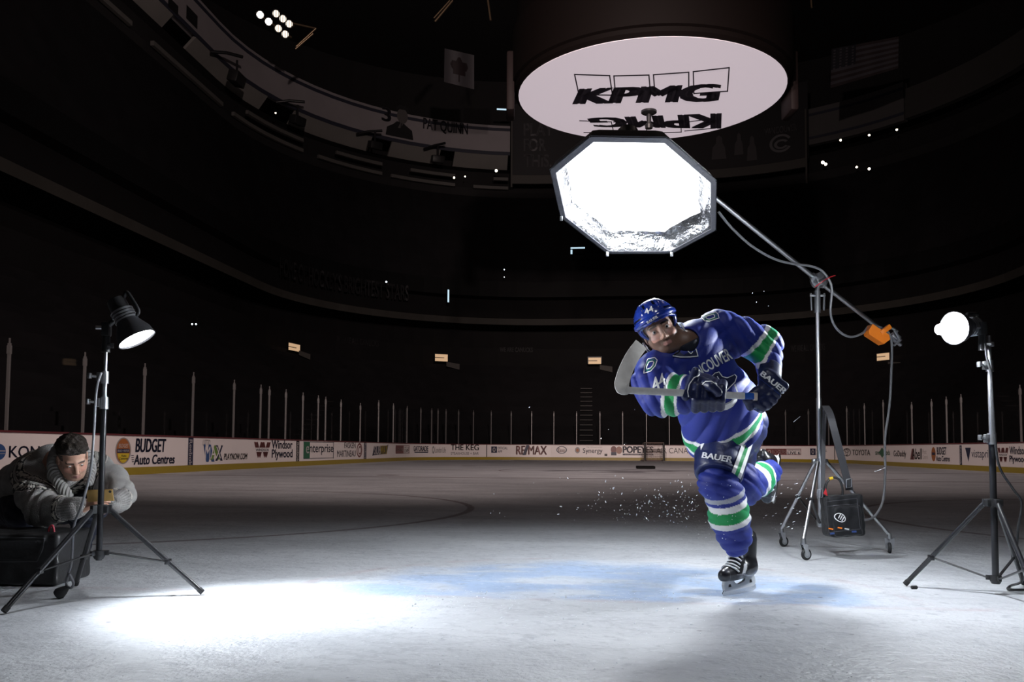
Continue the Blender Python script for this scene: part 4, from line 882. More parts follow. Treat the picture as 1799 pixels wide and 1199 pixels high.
# ---- right stand and strobe
YR = 4.6; pr_ = P(1746, 900, YR); zr = lambda y: P(1746, y, YR).z
tripod('light_stand', 'black tripod light stand at the right edge of the frame', (pr_.x, YR), zr(600), zr(884), zr(1016), [G(1590, 1031), Vector((pr_.x - .02, YR - .42, 0)), Vector((pr_.x + .33, YR + .32, 0))], [(zr(1024), zr(768), .017), (zr(768), zr(640), .0125), (zr(640), zr(590), .010)], .66)
cR = P(1676, 577, YR - .02); AXR = Vector((-.90, -.42, -.12)).normalized()
strobe('studio_strobe', 'strobe head glaring white on top of the right stand', cR, AXR, .085, .20, Vector((pr_.x - .035, YR, zr(596))), 1050, mat('flash_glare', (1, 1, 1), .3, emit=(1, 1, 1), estr=60), 52, 1.0, aim=Vector((-1.2, 4.75, .85)))
bq = cR + AXR * .10; mb = MB(); mb.lathe(bq - AXR * .11, AXR, [(0, .02), (.07, .024), (.10, .030), (.125, .026), (.138, .012)], 20); mb.build('added_bulb', MATS['flash_glare'], bpy.data.objects['studio_strobe.001'])  # bulb added so the strobe also lights the boom and weight behind it
light('added_bulb_light', 'POINT', bq + AXR * .06, 92, (.88, .94, 1.0), size=.03)  # point light added with the bulb, shining all round
mb = MB(); mb.tube(smooth_path([P(1730, 588, YR - .03), P(1733, 625, YR - .03), P(1741, 660, YR - .03), P(1745, 720, YR - .03), P(1750, 790, YR - .03), P(1758, 826, YR - .03), P(1780, 860, YR - .04), P(1795, 885, YR - .05), P(1788, 935, YR - .04), P(1787, 985, YR - .03), P(1796, 1020, YR - .02), G(1775, 1030, .01), G(1772, 1036, .01), G(1800, 1037, .01)]), .0065, 8)
tag(mb.build('power_cable', m_cableb), 'black cable looping down beside the right light stand onto the ice', 'cable')
mb = MB(); q = G(1607, 1036); mb.lathe(q + Vector((-.018, 0, .010)), (1, .15, 0), [(0, .007), (.003, .010), (.03, .010), (.034, .007)], 12); tag(mb.build('rubber_cap', m_rub), 'tiny black rubber cap lying on the ice near the right stand', 'cap')
# ------------------------------------------------------------------ boom stand on castors
YB = 6.4; pbm = P(1440, 800, YB); zb = lambda y: P(1440, y, YB).z; upb = lambda z: Vector((pbm.x, YB, z))
bs = thing('boom_stand', 'tall chrome boom stand on castor wheels right of the skater', 'light stand', (pbm.x, YB, 0))
mb = MB(); mb.tube([upb(zb(927)), upb(zb(700))], .020, 18); mb.build('lower_pole', m_steel, bs)
mb = MB(); mb.tube([upb(zb(705)), upb(zb(548))], .016, 18); mb.build('upper_pole', m_steel, bs)
mb = MB(); mb.tube([upb(zb(820)), upb(zb(806))], .034, 18); mb.box(upb(zb(811)), (.055, .02, .018), bev=.004); mb.build('leg_collar', m_alu, bs)
mb = MB(); mb.tube([upb(zb(925)), upb(zb(912))], .03, 16); mb.build('hub', m_alu, bs)
for i, (cx_, cy_, tx) in enumerate(((1373, 961, -10), (1412, 985, -2), (1563, 973, 11))):
    g_ = G(cx_, cy_); d = (g_ - Vector((pbm.x, YB, 0))); d.z = 0; d.normalize(); top = upb(zb(812)) + d * .05; end = g_ + Vector((0, 0, .135)); mb = MB(); mb.tube([top, end], .0125, 12); lg = mb.build('leg', m_steel, bs)
    mid = top.lerp(end, .5); mb = MB(); mb.tube([upb(zb(919)) + d * .03, mid], .010, 8, flat=.6); mb.box(mid, (.016, .016, .016), bev=.003); mb.build('brace', m_tube, bs)
    mb = MB(); mb.tube([end + Vector((0, 0, .012)), end + Vector((0, 0, -.03))], [.015, .02], 14); s_ = Vector((-.02, 0, 0)) if i != 2 else Vector((0, .02, 0)); wc = g_ + Vector((0, 0, .040)) + (Vector((.018, 0, 0)) if i != 2 else Vector((0, 0, 0)))
    axl = Vector((.35, -1, 0)).normalized() if i != 2 else Vector((1, -.3, 0)).normalized()
    for sg in (-1, 1): mb.prism([end + axl * (.017 * sg) + Vector((-.018, 0, -.025)), end + axl * (.017 * sg) + Vector((.018, 0, -.025)), wc + axl * (.017 * sg) + Vector((.010, 0, -.008)), wc + axl * (.017 * sg) + Vector((-.010, 0, -.008))], axl, .003)
    fk = mb.build('castor_fork', m_alu, lg)
    mb = MB(); mb.lathe(wc - axl * .012, axl, [(0, .028), (.003, .036), (.008, .0395), (.016, .0395), (.021, .036), (.024, .028)], 28); wh = mb.build('castor_wheel', m_rub, lg); mb = MB(); mb.lathe(wc - axl * .014, axl, [(0, .010), (.001, .024), (.027, .024), (.028, .010)], 20); mb.build('wheel_hub', m_alu, lg)
pv = P(1440, 492, YB)
mb = MB(); mb.tube([upb(zb(550)), upb(zb(512))], .024, 18); mb.tube([upb(zb(512)), pv], .017, 14)
for sx in (-1, 1): mb.tube([upb(zb(546)) + Vector((sx * .045, -.01, 0)), upb(zb(516)) + Vector((sx * .05, -.01, 0))], .008, 8); mb.box(upb(zb(520)) + Vector((sx * .035, -.008, 0)), (.022, .01, .007), bev=.002)
mb.build('boom_head', m_alu, bs)
bdir = (P(1300, 378, 6.02) - pv).normalized()
mb = MB(); sd = Vector((.3, -1, .1)).normalized()
mb.lathe(pv - sd * .05, sd, [(0, .030), (.012, .058), (.03, .058), (.034, .045), (.06, .045), (.064, .052), (.085, .052), (.095, .03)], 26); mb.tube([pv - bdir * .07 - sd * .02, pv + bdir * .07 - sd * .02], .026, 14); mb.build('pivot_clamp', m_alu, bs)
mb = MB(); mb.tube(smooth_path([pv + Vector((-.065, -.08, -.07)), pv + Vector((-.02, -.11, -.035)), pv + Vector((.04, -.1, 0)), pv + Vector((.09, -.07, .02))]), .004, 6); tag(mb.build('tie_cord', m_red, bs), 'thin red cord')
bend = P(1582, 606, 6.85); btip = P(1175, 282, 5.72)
mb = MB(); mb.tube([bend, pv - sd * .02, btip], .0165, 16); bm_ = mb.build('boom_arm', m_steel, bs)
mb = MB(); e0 = P(1573, 592, 6.8); mb.tube([P(1557, 578, 6.7), P(1568, 577, 6.68), P(1577, 583, 6.7)], .009, 8); mb.tube([P(1571, 580, 6.68), P(1581, 597, 6.72)], .011, 8); mb.tube([P(1583, 597, 6.72), P(1571, 607, 6.8)], .010, 8); mb.box(e0, (.035, .03, .02), Matrix.Rotation(.6, 3, 'Y'), bev=.005); mb.build('end_clamp', m_alu, bs)
m_or = mat('orange_paint', (0.90, 0.22, 0.012), 0.42, var=0.06)
ow = P(1541, 589, 6.55); wt = thing('counterweight', 'bright orange counterweight hanging on the tail of the boom', 'weight', ow)
R_ = Matrix.Rotation(math.radians(33), 3, 'Y'); mb = MB()
for (y0, y1, wx, wz) in ((-.055, .055, .075, .030),):
    pts = [Vector(v) for v in ((-.085, 0, .035), (.06, 0, .035), (.085, 0, .01), (.065, 0, -.045), (-.065, 0, -.045), (-.085, 0, -.02))]
    mb.prism([ow + R_ @ (p + Vector((0, -.05, 0))) for p in pts], R_ @ Vector((0, 1, 0)), .10)
mb.build('weight_block', m_or, wt, smooth=False)
mb = MB(); mb.box(ow + R_ @ Vector((.02, -.035, .055)), (.018, .022, .045), R_ @ Matrix.Rotation(.35, 3, 'Y'), bev=.005); mb.build('hook', m_or, wt)
mb = MB(); mb.tube(smooth_path([P(1262, 372, 5.95), P(1285, 400, 6.0), P(1320, 432, 6.1), P(1360, 455, 6.2), P(1395, 464, 6.28), P(1425, 468, 6.32), P(1446, 478, 6.34), P(1461, 505, 6.36), P(1459, 550, 6.4), P(1470, 578, 6.45), P(1492, 592, 6.5), P(1515, 586, 6.55), P(1530, 572, 6.62), P(1556, 580, 6.68), P(1566, 600, 6.7), P(1566, 650, 6.7), P(1563, 710, 6.65), P(1555, 770, 6.6), P(1555, 830, 6.5), P(1551, 880, 6.4), P(1536, 908, 6.3), P(1518, 914, 6.2), P(1507, 911, 6.17)], 8), .009, 8)
tag(mb.build('power_cable', m_cable), 'long grey cable running along the boom and hanging down to the black pack', 'cable')
# ---- power pack bag hung from the boom stand
YK = 6.12; m_nyl = mat('black_nylon', (0.010, 0.010, 0.012), 0.6, spec=.25, var=0.25, bump=0.25, bscale=35, sheen=0.2)
kb_ = thing('battery_pack', 'black power pack bag with white oval emblem hanging on the boom stand', 'bag', P(1482, 942, YK))
kc = P(1480, 906, YK); Rk = frame(x=(1, .12, .06), z=(-.06, 0, 1))
def f_pack(Q):
    d = rbox(Q, kc, (.128, .075, .142), Rk, .022); q = loc(Q, kc, Rk); d = smin(d, rbox(Q, kc + Vector((.0, -.085, -.03)), (.10, .02, .10), Rk, .015), .012)
    return d + .003 * np.sin(q[:, 0] * 55 + q[:, 2] * 31) * np.cos(q[:, 2] * 60 - q[:, 0] * 18)
pk = sdf_obj('pack_body', f_pack, bounds([kc], .21), .006, m_nyl, kb_); bvk = bvh_of([pk])
mb = MB(); strip_px(mb, bvk, [(1452, 882), (1505, 876), (1511, 930), (1457, 936)], 1.0, YK - .1, 0, .003, closed=True); strip_px(mb, bvk, [(1453, 890), (1505, 886)], 1.0, YK - .1); mb.build('piping', mat('piping_grey', (.06, .06, .07), .4), kb_)
mb = MB()
for k in range(3): strip_px(mb, bvk, [(1472 + k * 3.2, 911 + k * 2.4), (1476 + k * 3.2, 903.5 + k * 2.6)], 1.8, YK - .1, 0, .006)
a = [(1475.5 + 10 * math.cos(t) * .75 - 5 * math.sin(t), 910 + 6 * math.cos(t) + 8 * math.sin(t) * .6) for t in np.linspace(0, 6.28, 24)]; strip_px(mb, bvk, a, 1.3, YK - .1, 0, .006); mb.build('emblem', m_white, kb_, smooth=False)
mb = MB()
for x in (1463, 1500):
    mb = MB(); strip_px(mb, bvk, [(x - 4, 938 - (x - 1463) * .09), (x + 4, 937.5 - (x - 1463) * .09)], 3, YK - .1, 0, .004); mb.build('corner_tab', mat('tab_blue', (.03, .07, .25), .5), kb_)
for x0, y0, c_ in ((1457, 929, m_or), (1471, 927, m_or), (1483, 929, m_white)):
    mb = MB(); strip_px(mb, bvk, [(x0, y0), (x0 + 8, y0 + 1.5)], 2.2, YK - .1, 0, .006); tag(mb.build('pocket_pen', c_, kb_, smooth=False), 'orange pen in the pocket' if c_ is m_or else 'white pen in the pocket')
mb = MB(); mb.tube(smooth_path([P(1449, 872, YK), P(1452, 850, YK), P(1462, 840, YK), P(1474, 843, YK), P(1480, 858, YK), P(1480, 872, YK)]), .008, 8); hd = mb.build('lead', m_cableb, kb_); mb = MB(); a = P(1460, 841, YK - .005); mb.tube([a - Vector((.012, 0, .003)), a + Vector((.012, 0, .003))], .011, 10); tag(mb.build('tape', mat('tape_yellow', (.75, .5, .02), .5), hd), 'yellow tape'); mb = MB(); mb.prism([P(1447, 868, YK - .05), P(1454, 872, YK - .05), P(1451, 858, YK - .05)], (0, 1, 0), .006); tag(mb.build('flag_tag', m_red, hd), 'small red tag')
def ribbon(pts, w, th):
    pts = smooth_path(pts); v = []; f = []
    for p in pts:
        for dx, dy in ((-w, -th), (w, -th), (w, th), (-w, th)): v.append(p + Vector((dx, dy, 0)))
    for i in range(len(pts) - 1):
        for k in range(4): f.append((i * 4 + k, i * 4 + (k + 1) % 4, i * 4 + 4 + (k + 1) % 4, i * 4 + 4 + k))
    f += [(3, 2, 1, 0), tuple(range(len(v) - 4, len(v)))]; m = MB(); m.add(v, f); return m
m_strap = mat('strap_grey', (.035, .035, .04), .5, var=.1)
ribbon([P(1492, 862, YK + .02), P(1490, 850, YK), P(1477, 800, YK - .02), P(1464, 750, YK - .03), P(1457, 725, YK + .02), P(1450, 713, YK + .22)], .026, .003).build('strap', m_strap, kb_, smooth=False)
ribbon([P(1446, 874, YK), P(1446, 830, YK + .06), P(1447, 770, YK + .15), P(1449, 714, YK + .24)], .014, .003).build('strap', m_strap, kb_, smooth=False)
for (x, y) in ((1491, 850), (1440, 868)):
    mb = MB(); mb.tube([P(x - 4, y - 7, YK - .01), P(x + 5, y - 9, YK - .01), P(x + 5, y + 6, YK - .01), P(x - 4, y + 8, YK - .01), P(x - 4, y - 7, YK - .01)], .004, 6); mb.build('buckle', m_steel, kb_)
# ------------------------------------------------------------------ octagonal softbox
YO = 5.6; oc = P(1113, 343, YO); on_ = Vector((0.02, -.47, -.88)).normalized()
VX = [(1037, 241), (1171, 243), (1259, 319), (1258, 406), (1181, 447), (1067, 447), (985, 383), (966, 300)]
def on_plane(px, py, lift): d = ray(px, py); t = (oc + on_ * lift - EYE).dot(on_) / d.dot(on_); return EYE + d * t
rim = [on_plane(x, y, 0) for x, y in VX]; ctr = sum(rim, Vector()) / 8
sb = thing('octagonal_softbox', 'large glowing octagonal softbox with silver lining on the boom', 'softbox', ctr)
def ring8(k, dep, sub=6, sag=0.0):
    out = []
    for i in range(8):
        a, b = rim[i], rim[(i + 1) % 8]
        for j in range(sub):
            t = j / sub; p = a.lerp(b, t); q = ctr + (p - ctr) * (k * (1 - sag * math.sin(math.pi * t))) - on_ * dep; out.append(q)
    return out
m_silver = mat('silver_lining', (0.46, 0.47, 0.50), 0.22, metal=0.95, var=0.5, vscale=9, bump=1.0, bscale=26)
inn = [ring8(.935, .0), ring8(.875, .09, sag=.01), ring8(.74, .19, sag=.02), ring8(.5, .29, sag=.03), ring8(.16, .36)]
rng = random.Random(3)
mb = MB(); fine_rows = []
for a, b in zip(inn, inn[1:]):
    for j in range(4): fine_rows.append([p.lerp(q, j / 4) for p, q in zip(a, b)])
fine_rows.append(inn[-1])
fine_rows = [[p + (on_ * rng.uniform(-.007, .007) + (ctr - p).normalized() * rng.uniform(-.004, .012) if 0 < i < len(fine_rows) - 1 and k % 6 else Vector()) for k, p in enumerate(r)] for i, r in enumerate(fine_rows)]
rings(mb, fine_rows, close=(False, True)); mb.build('silver_interior', m_silver, sb, smooth=True, angle=180)
mb = MB(); rings(mb, [ring8(1.0, -.0), ring8(.93, .10), ring8(.77, .205), ring8(.53, .31), ring8(.17, .385), ring8(.10, .50)], close=(False, True)); mb.build('black_shell', m_nyl, sb)
mb = MB(); rings(mb, [ring8(.93, .0), ring8(.935, -.004), ring8(1.0, .006), ring8(1.005, .012), ring8(.93, .008)], close=(False, False)); mb.build('rim_band', mat('rim_grey', (.10, .10, .115), .5, bump=.5, bscale=40), sb)
mb = MB(); k8 = ring8(.90, .075, sag=0.0); ins = [ctr + (p - ctr) * .98 for p in k8]; mb.add([p - on_ * .0 for p in ring8(.84, .125)] + [ctr - on_ * .125], [(i, (i + 1) % 48, 48) for i in range(48)])
mb.build('inner_diffuser', mat('diffuser_glow', (1, 1, 1), .6, emit=(.97, .985, 1.0), estr=2.2), sb, smooth=False)
lo_ = light('softbox_flash', 'AREA', ctr - on_ * .11, 105, (.90, .95, 1.0), aim=ctr - on_ * .11 + Vector((-.12, -.16, -1)), size=.5); lo_.data.spread = math.radians(160)
mb = MB()
for i in range(8): mb.tube([rim[i] * 1.0, ctr + (rim[i] - ctr) * .88 - on_ * .123], .004, 6)
mb.build('rib', m_blk, sb)
for (x, y) in ((1067, 445), (1180, 445), (986, 382)):
    mb = MB(); q = on_plane(x, y, .02); mb.box(q + Vector((0, 0, -.008)), (.010, .006, .016), bev=.003); mb.build('corner_tab', m_alu, sb)
mb = MB(); q = ctr - on_ * .46; mb.lathe(q, -on_, [(0, .06), (.02, .075), (.18, .075), (.2, .06)], 24); mb.tube([q - on_ * .1, btip], .018, 10); mb.build('strobe_head', m_blkplastic, sb)
# ------------------------------------------------------------------ black equipment bag at the left edge
Yg0 = 4.69; g0 = G(99, 1032); xr = g0.x; bgw = .56; bc = Vector((xr - bgw / 2, Yg0 + .19, .14))
eb = thing('equipment_bag', 'soft black equipment case on the ice in front of the crouching man', 'bag', (bc.x, bc.y, 0))
def f_bag(Q):
    q = loc(Q, bc, None); d = rbox(Q, bc, (bgw / 2, .19, .138), None, .022)
    d = smin(d, rbox(Q, bc + Vector((-.03, -.012, .118)), (bgw / 2 - .035, .19, .018), None, .012), .010)
    d = d + .0035 * np.sin(q[:, 0] * 38 + 2 * np.sin(q[:, 2] * 20)) * np.sin(q[:, 2] * 33 + q[:, 1] * 15)
    gr = np.abs(q[:, 2] - .035) - .003
    return np.where((q[:, 1] < -.15), smax(d, -(np.maximum(np.abs(gr), 0) * 0 + np.maximum(-gr, 0) * 1 - .004), .004) if False else d, d)
bgm = sdf_obj('case_body', f_bag, bounds([bc], .33), .007, mat('bag_black', (.014, .014, .015), .42, var=.25, bump=.15, bscale=50), eb)
bvb = bvh_of([bgm]); mb = MB(); strip_px(mb, bvb, [(-20, 944), (60, 945), (79, 946), (76, 965), (66, 987), (-20, 988)], 1.6, Yg0, 0, .004); mb.build('zip', mat('zip_grey', (.09, .09, .095), .4), eb)
mb = MB(); fill_px(mb, bvb, [(-12, 949), (62, 949), (74, 950), (71, 964), (62, 982), (-12, 983)], Yg0, 0, .004); mb.build('glossy_pocket', mat('pocket_gloss', (.022, .022, .023), .25, bump=.6, bscale=14), eb)
mb = MB(); mb.tube(smooth_path([P(84, 944, Yg0 + .1), P(87, 928, Yg0 + .1), P(93, 925, Yg0 + .1), P(96, 944, Yg0 + .1)]), .006, 8); tag(mb.build('handle_loop', mat('strap_red', (.25, .015, .03), .6), eb), 'dark red strap loop')
# ================================================================== THE SKATER
def V(p): return A3(tuple(p))
VIEW = lambda p: (EYE - Vector(p)).normalized()
m_skin = mat('skin_pattern', (1, 1, 1), 0.5, var=0.10, vscale=60, attr='pattern', bump=.08, bscale=180)
m_cloth = mat('jersey_cloth', (1, 1, 1), 0.62, var=0.06, vscale=40, attr='pattern', sheen=.18, sheen_tint=(.25, .4, 1, 1), bump=.12, bscale=220)
m_pant = mat('pant_nylon', (1, 1, 1), 0.42, var=0.08, vscale=30, attr='pattern', bump=.1, bscale=120)
m_wht = mat('twill_white', (.90, .91, .92), .6, var=.05); m_grn = mat('twill_green', (.01, .30, .085), .6); m_nvy = mat('twill_navy', (.008, .014, .06), .6); m_sil = mat('twill_silver', (.45, .47, .5), .5)
BLUE = (.009, .022, .24); NAVY = (.007, .013, .062); GREEN = (.004, .30, .075); WHT = (.88, .89, .90); SKIN = (.56, .32, .23)
def fold(Q, c, R, amp, fx, fz, ph=0.0):
    q = loc(Q, c, R); w = 1.7 * np.sin(q[:, 2] * 9 + ph); a = np.sin(q[:, 0] * fx + q[:, 2] * fz + w + ph); b = np.sin(q[:, 0] * fx * .63 - q[:, 2] * fz * .8 + 1.3 * w + 2 + ph); m = 0.5 + 0.5 * np.sin(q[:, 1] * 17 + q[:, 2] * 11 + ph * 2)
    return amp * ((1 - 2 * np.abs(a) ** .8) * (.35 + .65 * m) + .55 * (1 - 2 * np.abs(b) ** .8) * (1 - .7 * m))
# --- key points, from the pose
N_ = P(1203, 604, 4.10); SL = P(1264, 580, 4.27); SR = P(1153, 655, 4.10); EL = P(1342, 606, 4.30); WLh = P(1352, 652, 4.15); ER = P(1160, 694, 3.96); WRh = P(1214, 693, 3.88)
CH_ = P(1212, 632, 4.21); WA = P(1262, 712, 4.37); HEM = P(1267, 742, 4.42); TAX = (V(HEM) - V(CH_)); TAX /= np.linalg.norm(TAX)
HIPL = P(1283, 752, 4.42); KN = P(1262, 850, 4.27); HIPR = P(1296, 752, 4.54); KN2 = P(1299, 855, 4.56); AN2 = P(1350, 829, 4.92)
SH = [P(1262, 850, 4.29), P(1276, 876, 4.32), P(1281, 908, 4.35), P(1291, 945, 4.40), P(1293, 960, 4.42)]
# head frame: x = towards picture right, y = backwards, z = up
HC = P(1162.5, 582.5, 4.02) ; fwd = VIEW(HC); hup = Vector((-.45, 0, .89)); hz = (hup - fwd * hup.dot(fwd)).normalized(); fwd = (fwd - hz * .10 + Vector((.04, 0, 0))).normalized(); HR = frame(y=-fwd, z=hz)
HC = V(HC) - V(fwd) * .085       # middle of the head at eye height
def hp(x, y, z): return Vector(HC + np.array([x, y, z]) @ HR)
def head_sdf(Q, c, R):
    q = (Q - c) @ R.T; ax = np.abs(q[:, 0]); qs = np.stack([ax, q[:, 1], q[:, 2]], 1)
    d = ell(q, (0, .018, .040), (.075, .096, .082)); d = smin(d, ell(q, (0, -.022, -.045), (.060, .066, .075)), .03)
    d = smin(d, ell(q, (0, -.056, -.096), (.030, .026, .022)), .025); d = smin(d, cap(qs, (.058, .0, -.045), (.030, -.045, -.092), .022, .018), .025)
    d = smin(d, cap(qs, (.0, -.078, .022), (.040, -.066, .020), .013, .012), .014)          # brow
    d = smax(d, -ell(qs, (.032, -.094, .001), (.019, .020, .0125)), .012)                   # eye sockets
    d = smin(d, ell(qs, (.031, -.064, .0), (.0145, .0145, .0120)), .004)                      # eyelids
    d = smin(d, cap(qs, (.045, -.05, -.028), (.034, -.058, -.034), .017, .017), .022)         # cheeks
    d = smin(d, cap(q, (0, -.082, .008), (0, -.103, -.034), .0085, .0115), .010); d = smin(d, ell(qs, (.011, -.092, -.040), (.0085, .011, .008)), .007)
    d = smin(d, cap(qs, (0, -.088, -.064), (.020, -.079, -.066), .0065, .004), .008); d = smin(d, cap(qs, (0, -.086, -.074), (.017, -.078, -.073), .0075, .005), .008)
    d = np.maximum(d, -(cap(qs, (0, -.096, -.0687), (.021, -.083, -.0690), .0022, .0018)))
    e = ell(qs, (.078, .014, -.008), (.010, .020, .032)); e = smax(e, -ell(qs, (.088, .008, -.006), (.007, .011, .019)), .006); d = smin(d, e, .006)
    return d
def head_paint(Q, c, R, beard, hairc, lo=-.050, cover=None):
    q = (Q - c) @ R.T; ax = np.abs(q[:, 0]); x, y, z = q.T; n = len(Q); C = np.tile(A3(SKIN), (n, 1)); jit = .006 * np.sin(x * 900) * np.sin(z * 800 + y * 700)
    head = np.linalg.norm(q - A3((0, 0, -.02)), axis=1) < .18
    cheek = head & (((ax - .042) ** 2 + (z + .03) ** 2) < .0004) & (y < -.03); C[cheek] = C[cheek] * .6 + A3((.62, .24, .19)) * .4
    lips = head & (ax < .022 - np.abs(z + .069) * .6) & (np.abs(z + .0695) < .0085) & (y < -.068); br = head & (z > -.16) & (y < .02)
    if beard is not None:
        b = br & ((z < lo + jit + np.maximum(0, (ax - .022)) * 1.0) | ((ax > .056) & (z < .0) & (y > -.03))) & ~((ax < .012) & (z > -.05)) & ~((y < -.06) & (z > -.044)); b &= (z < -.005)
        f = np.clip(beard[1] + .12 * np.sin(x * 1300) * np.sin(z * 1100), 0, 1)[..., None] if np.ndim(beard[1]) else beard[1]
        C[b] = C[b] * (1 - f) + A3(beard[0]) * f
    C[lips] = A3((.38, .18, .155))
    bw = head & (ax > .010) & (ax < .052) & (np.abs(z - .0225 - .10 * (.03 - np.abs(ax - .030)) * .5) < .0046) & (y < -.055); C[bw] = A3(hairc)
    return C
def eyes(parent, c, R, look=(0, 0)):
    o = []
    for s in (-1, 1):
        p = Vector(c + np.array([s * .0315, -.0685, .0]) @ R); f = Vector(np.array([look[0], -1, look[1]]) @ R).normalized(); mb = MB()
        mb.lathe(p - f * .011, f, [(0, .002), (.003, .0075), (.011, .0108), (.018, .0085), (.0205, .0050)], 18, 0); mb.lathe(p + f * .0094, f, [(0, .0052), (.0012, .0040), (.0016, .0018)], 16, 1)
        o.append(mb.build('eye', [mat('eye_white', (.62, .60, .58), .15, var=.02), mat('iris_dark', (.03, .025, .02), .1)], parent))
    return o
def f_body(Q):
    d = head_sdf(Q, HC, HR); d = smin(d, cap(Q, hp(0, .03, -.06), N_, .058, .062), .03)
    b = chain(Q, [SR, P(1208, 620, 4.18), SL], [.06, .09, .06], .05); b = smin(b, chain(Q, [P(1208, 620, 4.18), CH_, WA, P(1290, 752, 4.46)], [.10, .13, .13, .12], .05), .05)
    b = smin(b, chain(Q, [SL, EL, WLh], [.052, .042, .030]), .03); b = smin(b, chain(Q, [SR, ER, WRh], [.052, .042, .030]), .03)
    b = smin(b, chain(Q, [HIPL, KN, SH[2], SH[4]], [.09, .06, .055, .042]), .04); b = smin(b, chain(Q, [HIPR, KN2, AN2], [.07, .05, .04]), .04)
    return smin(d, b, .03)
skater = sdf_obj('person', f_body, bounds([hp(0, 0, .16), N_, SL, SR, EL, ER, WRh, HIPR, KN2, AN2, SH[4], SH[0]], .14), .0032, m_skin, None,
                 lambda Q: head_paint(Q, HC, HR, ((.055, .028, .018), .80), (.045, .026, .018), lo=-.045))
tag(skater, 'hockey player in blue jersey leaning forward on one skate, following through with a stick', 'person')
eyes(skater, HC, HR)
# --- helmet
def f_helm(Q):
    q = (Q - HC) @ HR.T; ax = np.abs(q[:, 0]); x, y, z = q.T
    o = ell(q, (0, .022, .050), (.101, .130, .102)); o = smin(o, rbox(q, (0, .03, .085), (.066, .085, .055), None, .045), .02)
    lowz = np.where(y < .0, .034 - .10 * np.clip(ax - .045, 0, .05), -.03 + .0 * y); lowz = np.where((y > -.055) & (y <= .0), np.interp(y, [-.055, .0], [.034, -.03]) , lowz) if True else lowz
    lowz = np.interp(y, [-.075, -.035, -.01, .05, .11], [.040, .030, -.022, -.030, -.045]); o = smax(o, lowz - z, .006)
    o = smin(o, smax(np.abs(ell(q, (0, .022, .05), (.104, .133, .10))) - .004, smax(np.abs(z - .056 + .10 * np.clip(y, -.1, .1)) - .010, y - .06, .004), .003), .004)   # front band
    o = smax(o, -smax(np.abs(ax - .030) - .016, smax(np.abs(z - .105 - .2 * (y + .06)) - .0045, y - .0, .002), .002) + .0 - .0 * z, .002) if False else o
    rid = smax(np.abs(np.sqrt(x ** 2 + 1e-6) - .043) - .004, np.maximum(-(z - .10), y - .09), .003); o = smin(o, smax(rid, ell(q, (0, .022, .050), (.1045, .1335, .1060)), .004), .006)
    inn = ell(q, (0, .022, .045), (.088, .112, .090)); return smax(o, -inn, .003)
def c_helm(Q):
    q = (Q - HC) @ HR.T; x, y, z = q.T; C = np.tile(A3((.014, .040, .30)), (len(Q), 1))
    for sx in (-1, 1):
        for (cy, cz, hx) in ((-.055, .128, .014), (.02, .148, .014)): C[(np.abs(x - sx * .024) < .006) & (np.abs(y - cy) < hx)] = A3((.004, .006, .02))
        C[(sx * x > .052) & (np.abs(z - .078 + .1 * y) < .0045) & (y < .06) & (y > -.075)] = A3((.004, .006, .02)); C[(sx * x > .052) & (np.abs(z - .036 + .1 * y) < .0035) & (y < .05) & (y > -.075)] = A3((.004, .006, .02))
    C[(np.abs(x) < .030) & (np.abs(z - .040) < .006) & (np.abs(np.abs(x) - .018) < .007)] = A3((.004, .006, .02)); return C
helm = sdf_obj('helmet', f_helm, bounds([hp(0, 0, .03)], .18), .0030, mat('helmet_shell', (1, 1, 1), .22, attr='pattern', var=.03, coat=.5), skater, c_helm)
tag(helm, 'glossy blue helmet'); bvh_h = bvh_of([helm]); mb = MB()
for t, q, b in (('44', ((1130.5, 545), (1146, 537.5), (1149, 546.5), (1134, 554)), .05), ('BAUER', ((1135.5, 565.5), (1154, 554), (1156, 558), (1138, 569.5)), .04)):
    v, f = text_mesh(t, b, 0, 1); mb = MB(); wrap_px(mb, bvh_h, v, f, q, 4.0, 0, .0015); mb.build('number' if t == '44' else 'lettering', m_wht, helm, smooth=False)
def f_shade(u, v):   # visor surface: u across, v down
    a = (u - .5) * 2.5; return hp(.104 * math.sin(a), .012 - .128 * math.cos(a) + .010 * v, .034 - .075 * v * (1 - .25 * abs(a)))
mb = MB(); nu, nv = 24, 8; vv = [f_shade(i / nu, j / nv) for j in range(nv + 1) for i in range(nu + 1)]; cen = hp(0, .02, 0); vv += [p + (cen - p).normalized() * .0022 for p in vv]; K = (nu + 1) * (nv + 1); ff = []
for j in range(nv):
    for i in range(nu): a = j * (nu + 1) + i; ff += [(a, a + 1, a + nu + 2, a + nu + 1), (K + a, K + a + nu + 1, K + a + nu + 2, K + a + 1)]
for j in range(nv):
    for i in (0, nu): a = j * (nu + 1) + i; ff.append((a, a + nu + 1, K + a + nu + 1, K + a))
for i in range(nu):
    for j in (0, nv): a = j * (nu + 1) + i; ff.append((a, a + 1, K + a + 1, K + a))
mb.add(vv, ff); m_vis = m_glass.copy(); m_vis.name = 'visor_clear'; m_vis.node_tree.nodes['Fresnel'].inputs['IOR'].default_value = 1.55
for n in m_vis.node_tree.nodes:
    if n.type == 'BSDF_GLOSSY': n.inputs['Roughness'].default_value = .06
    if n.type == 'BSDF_TRANSPARENT': n.inputs[0].default_value = (.93, .95, .97, 1)
mb.build('visor', m_vis, helm)
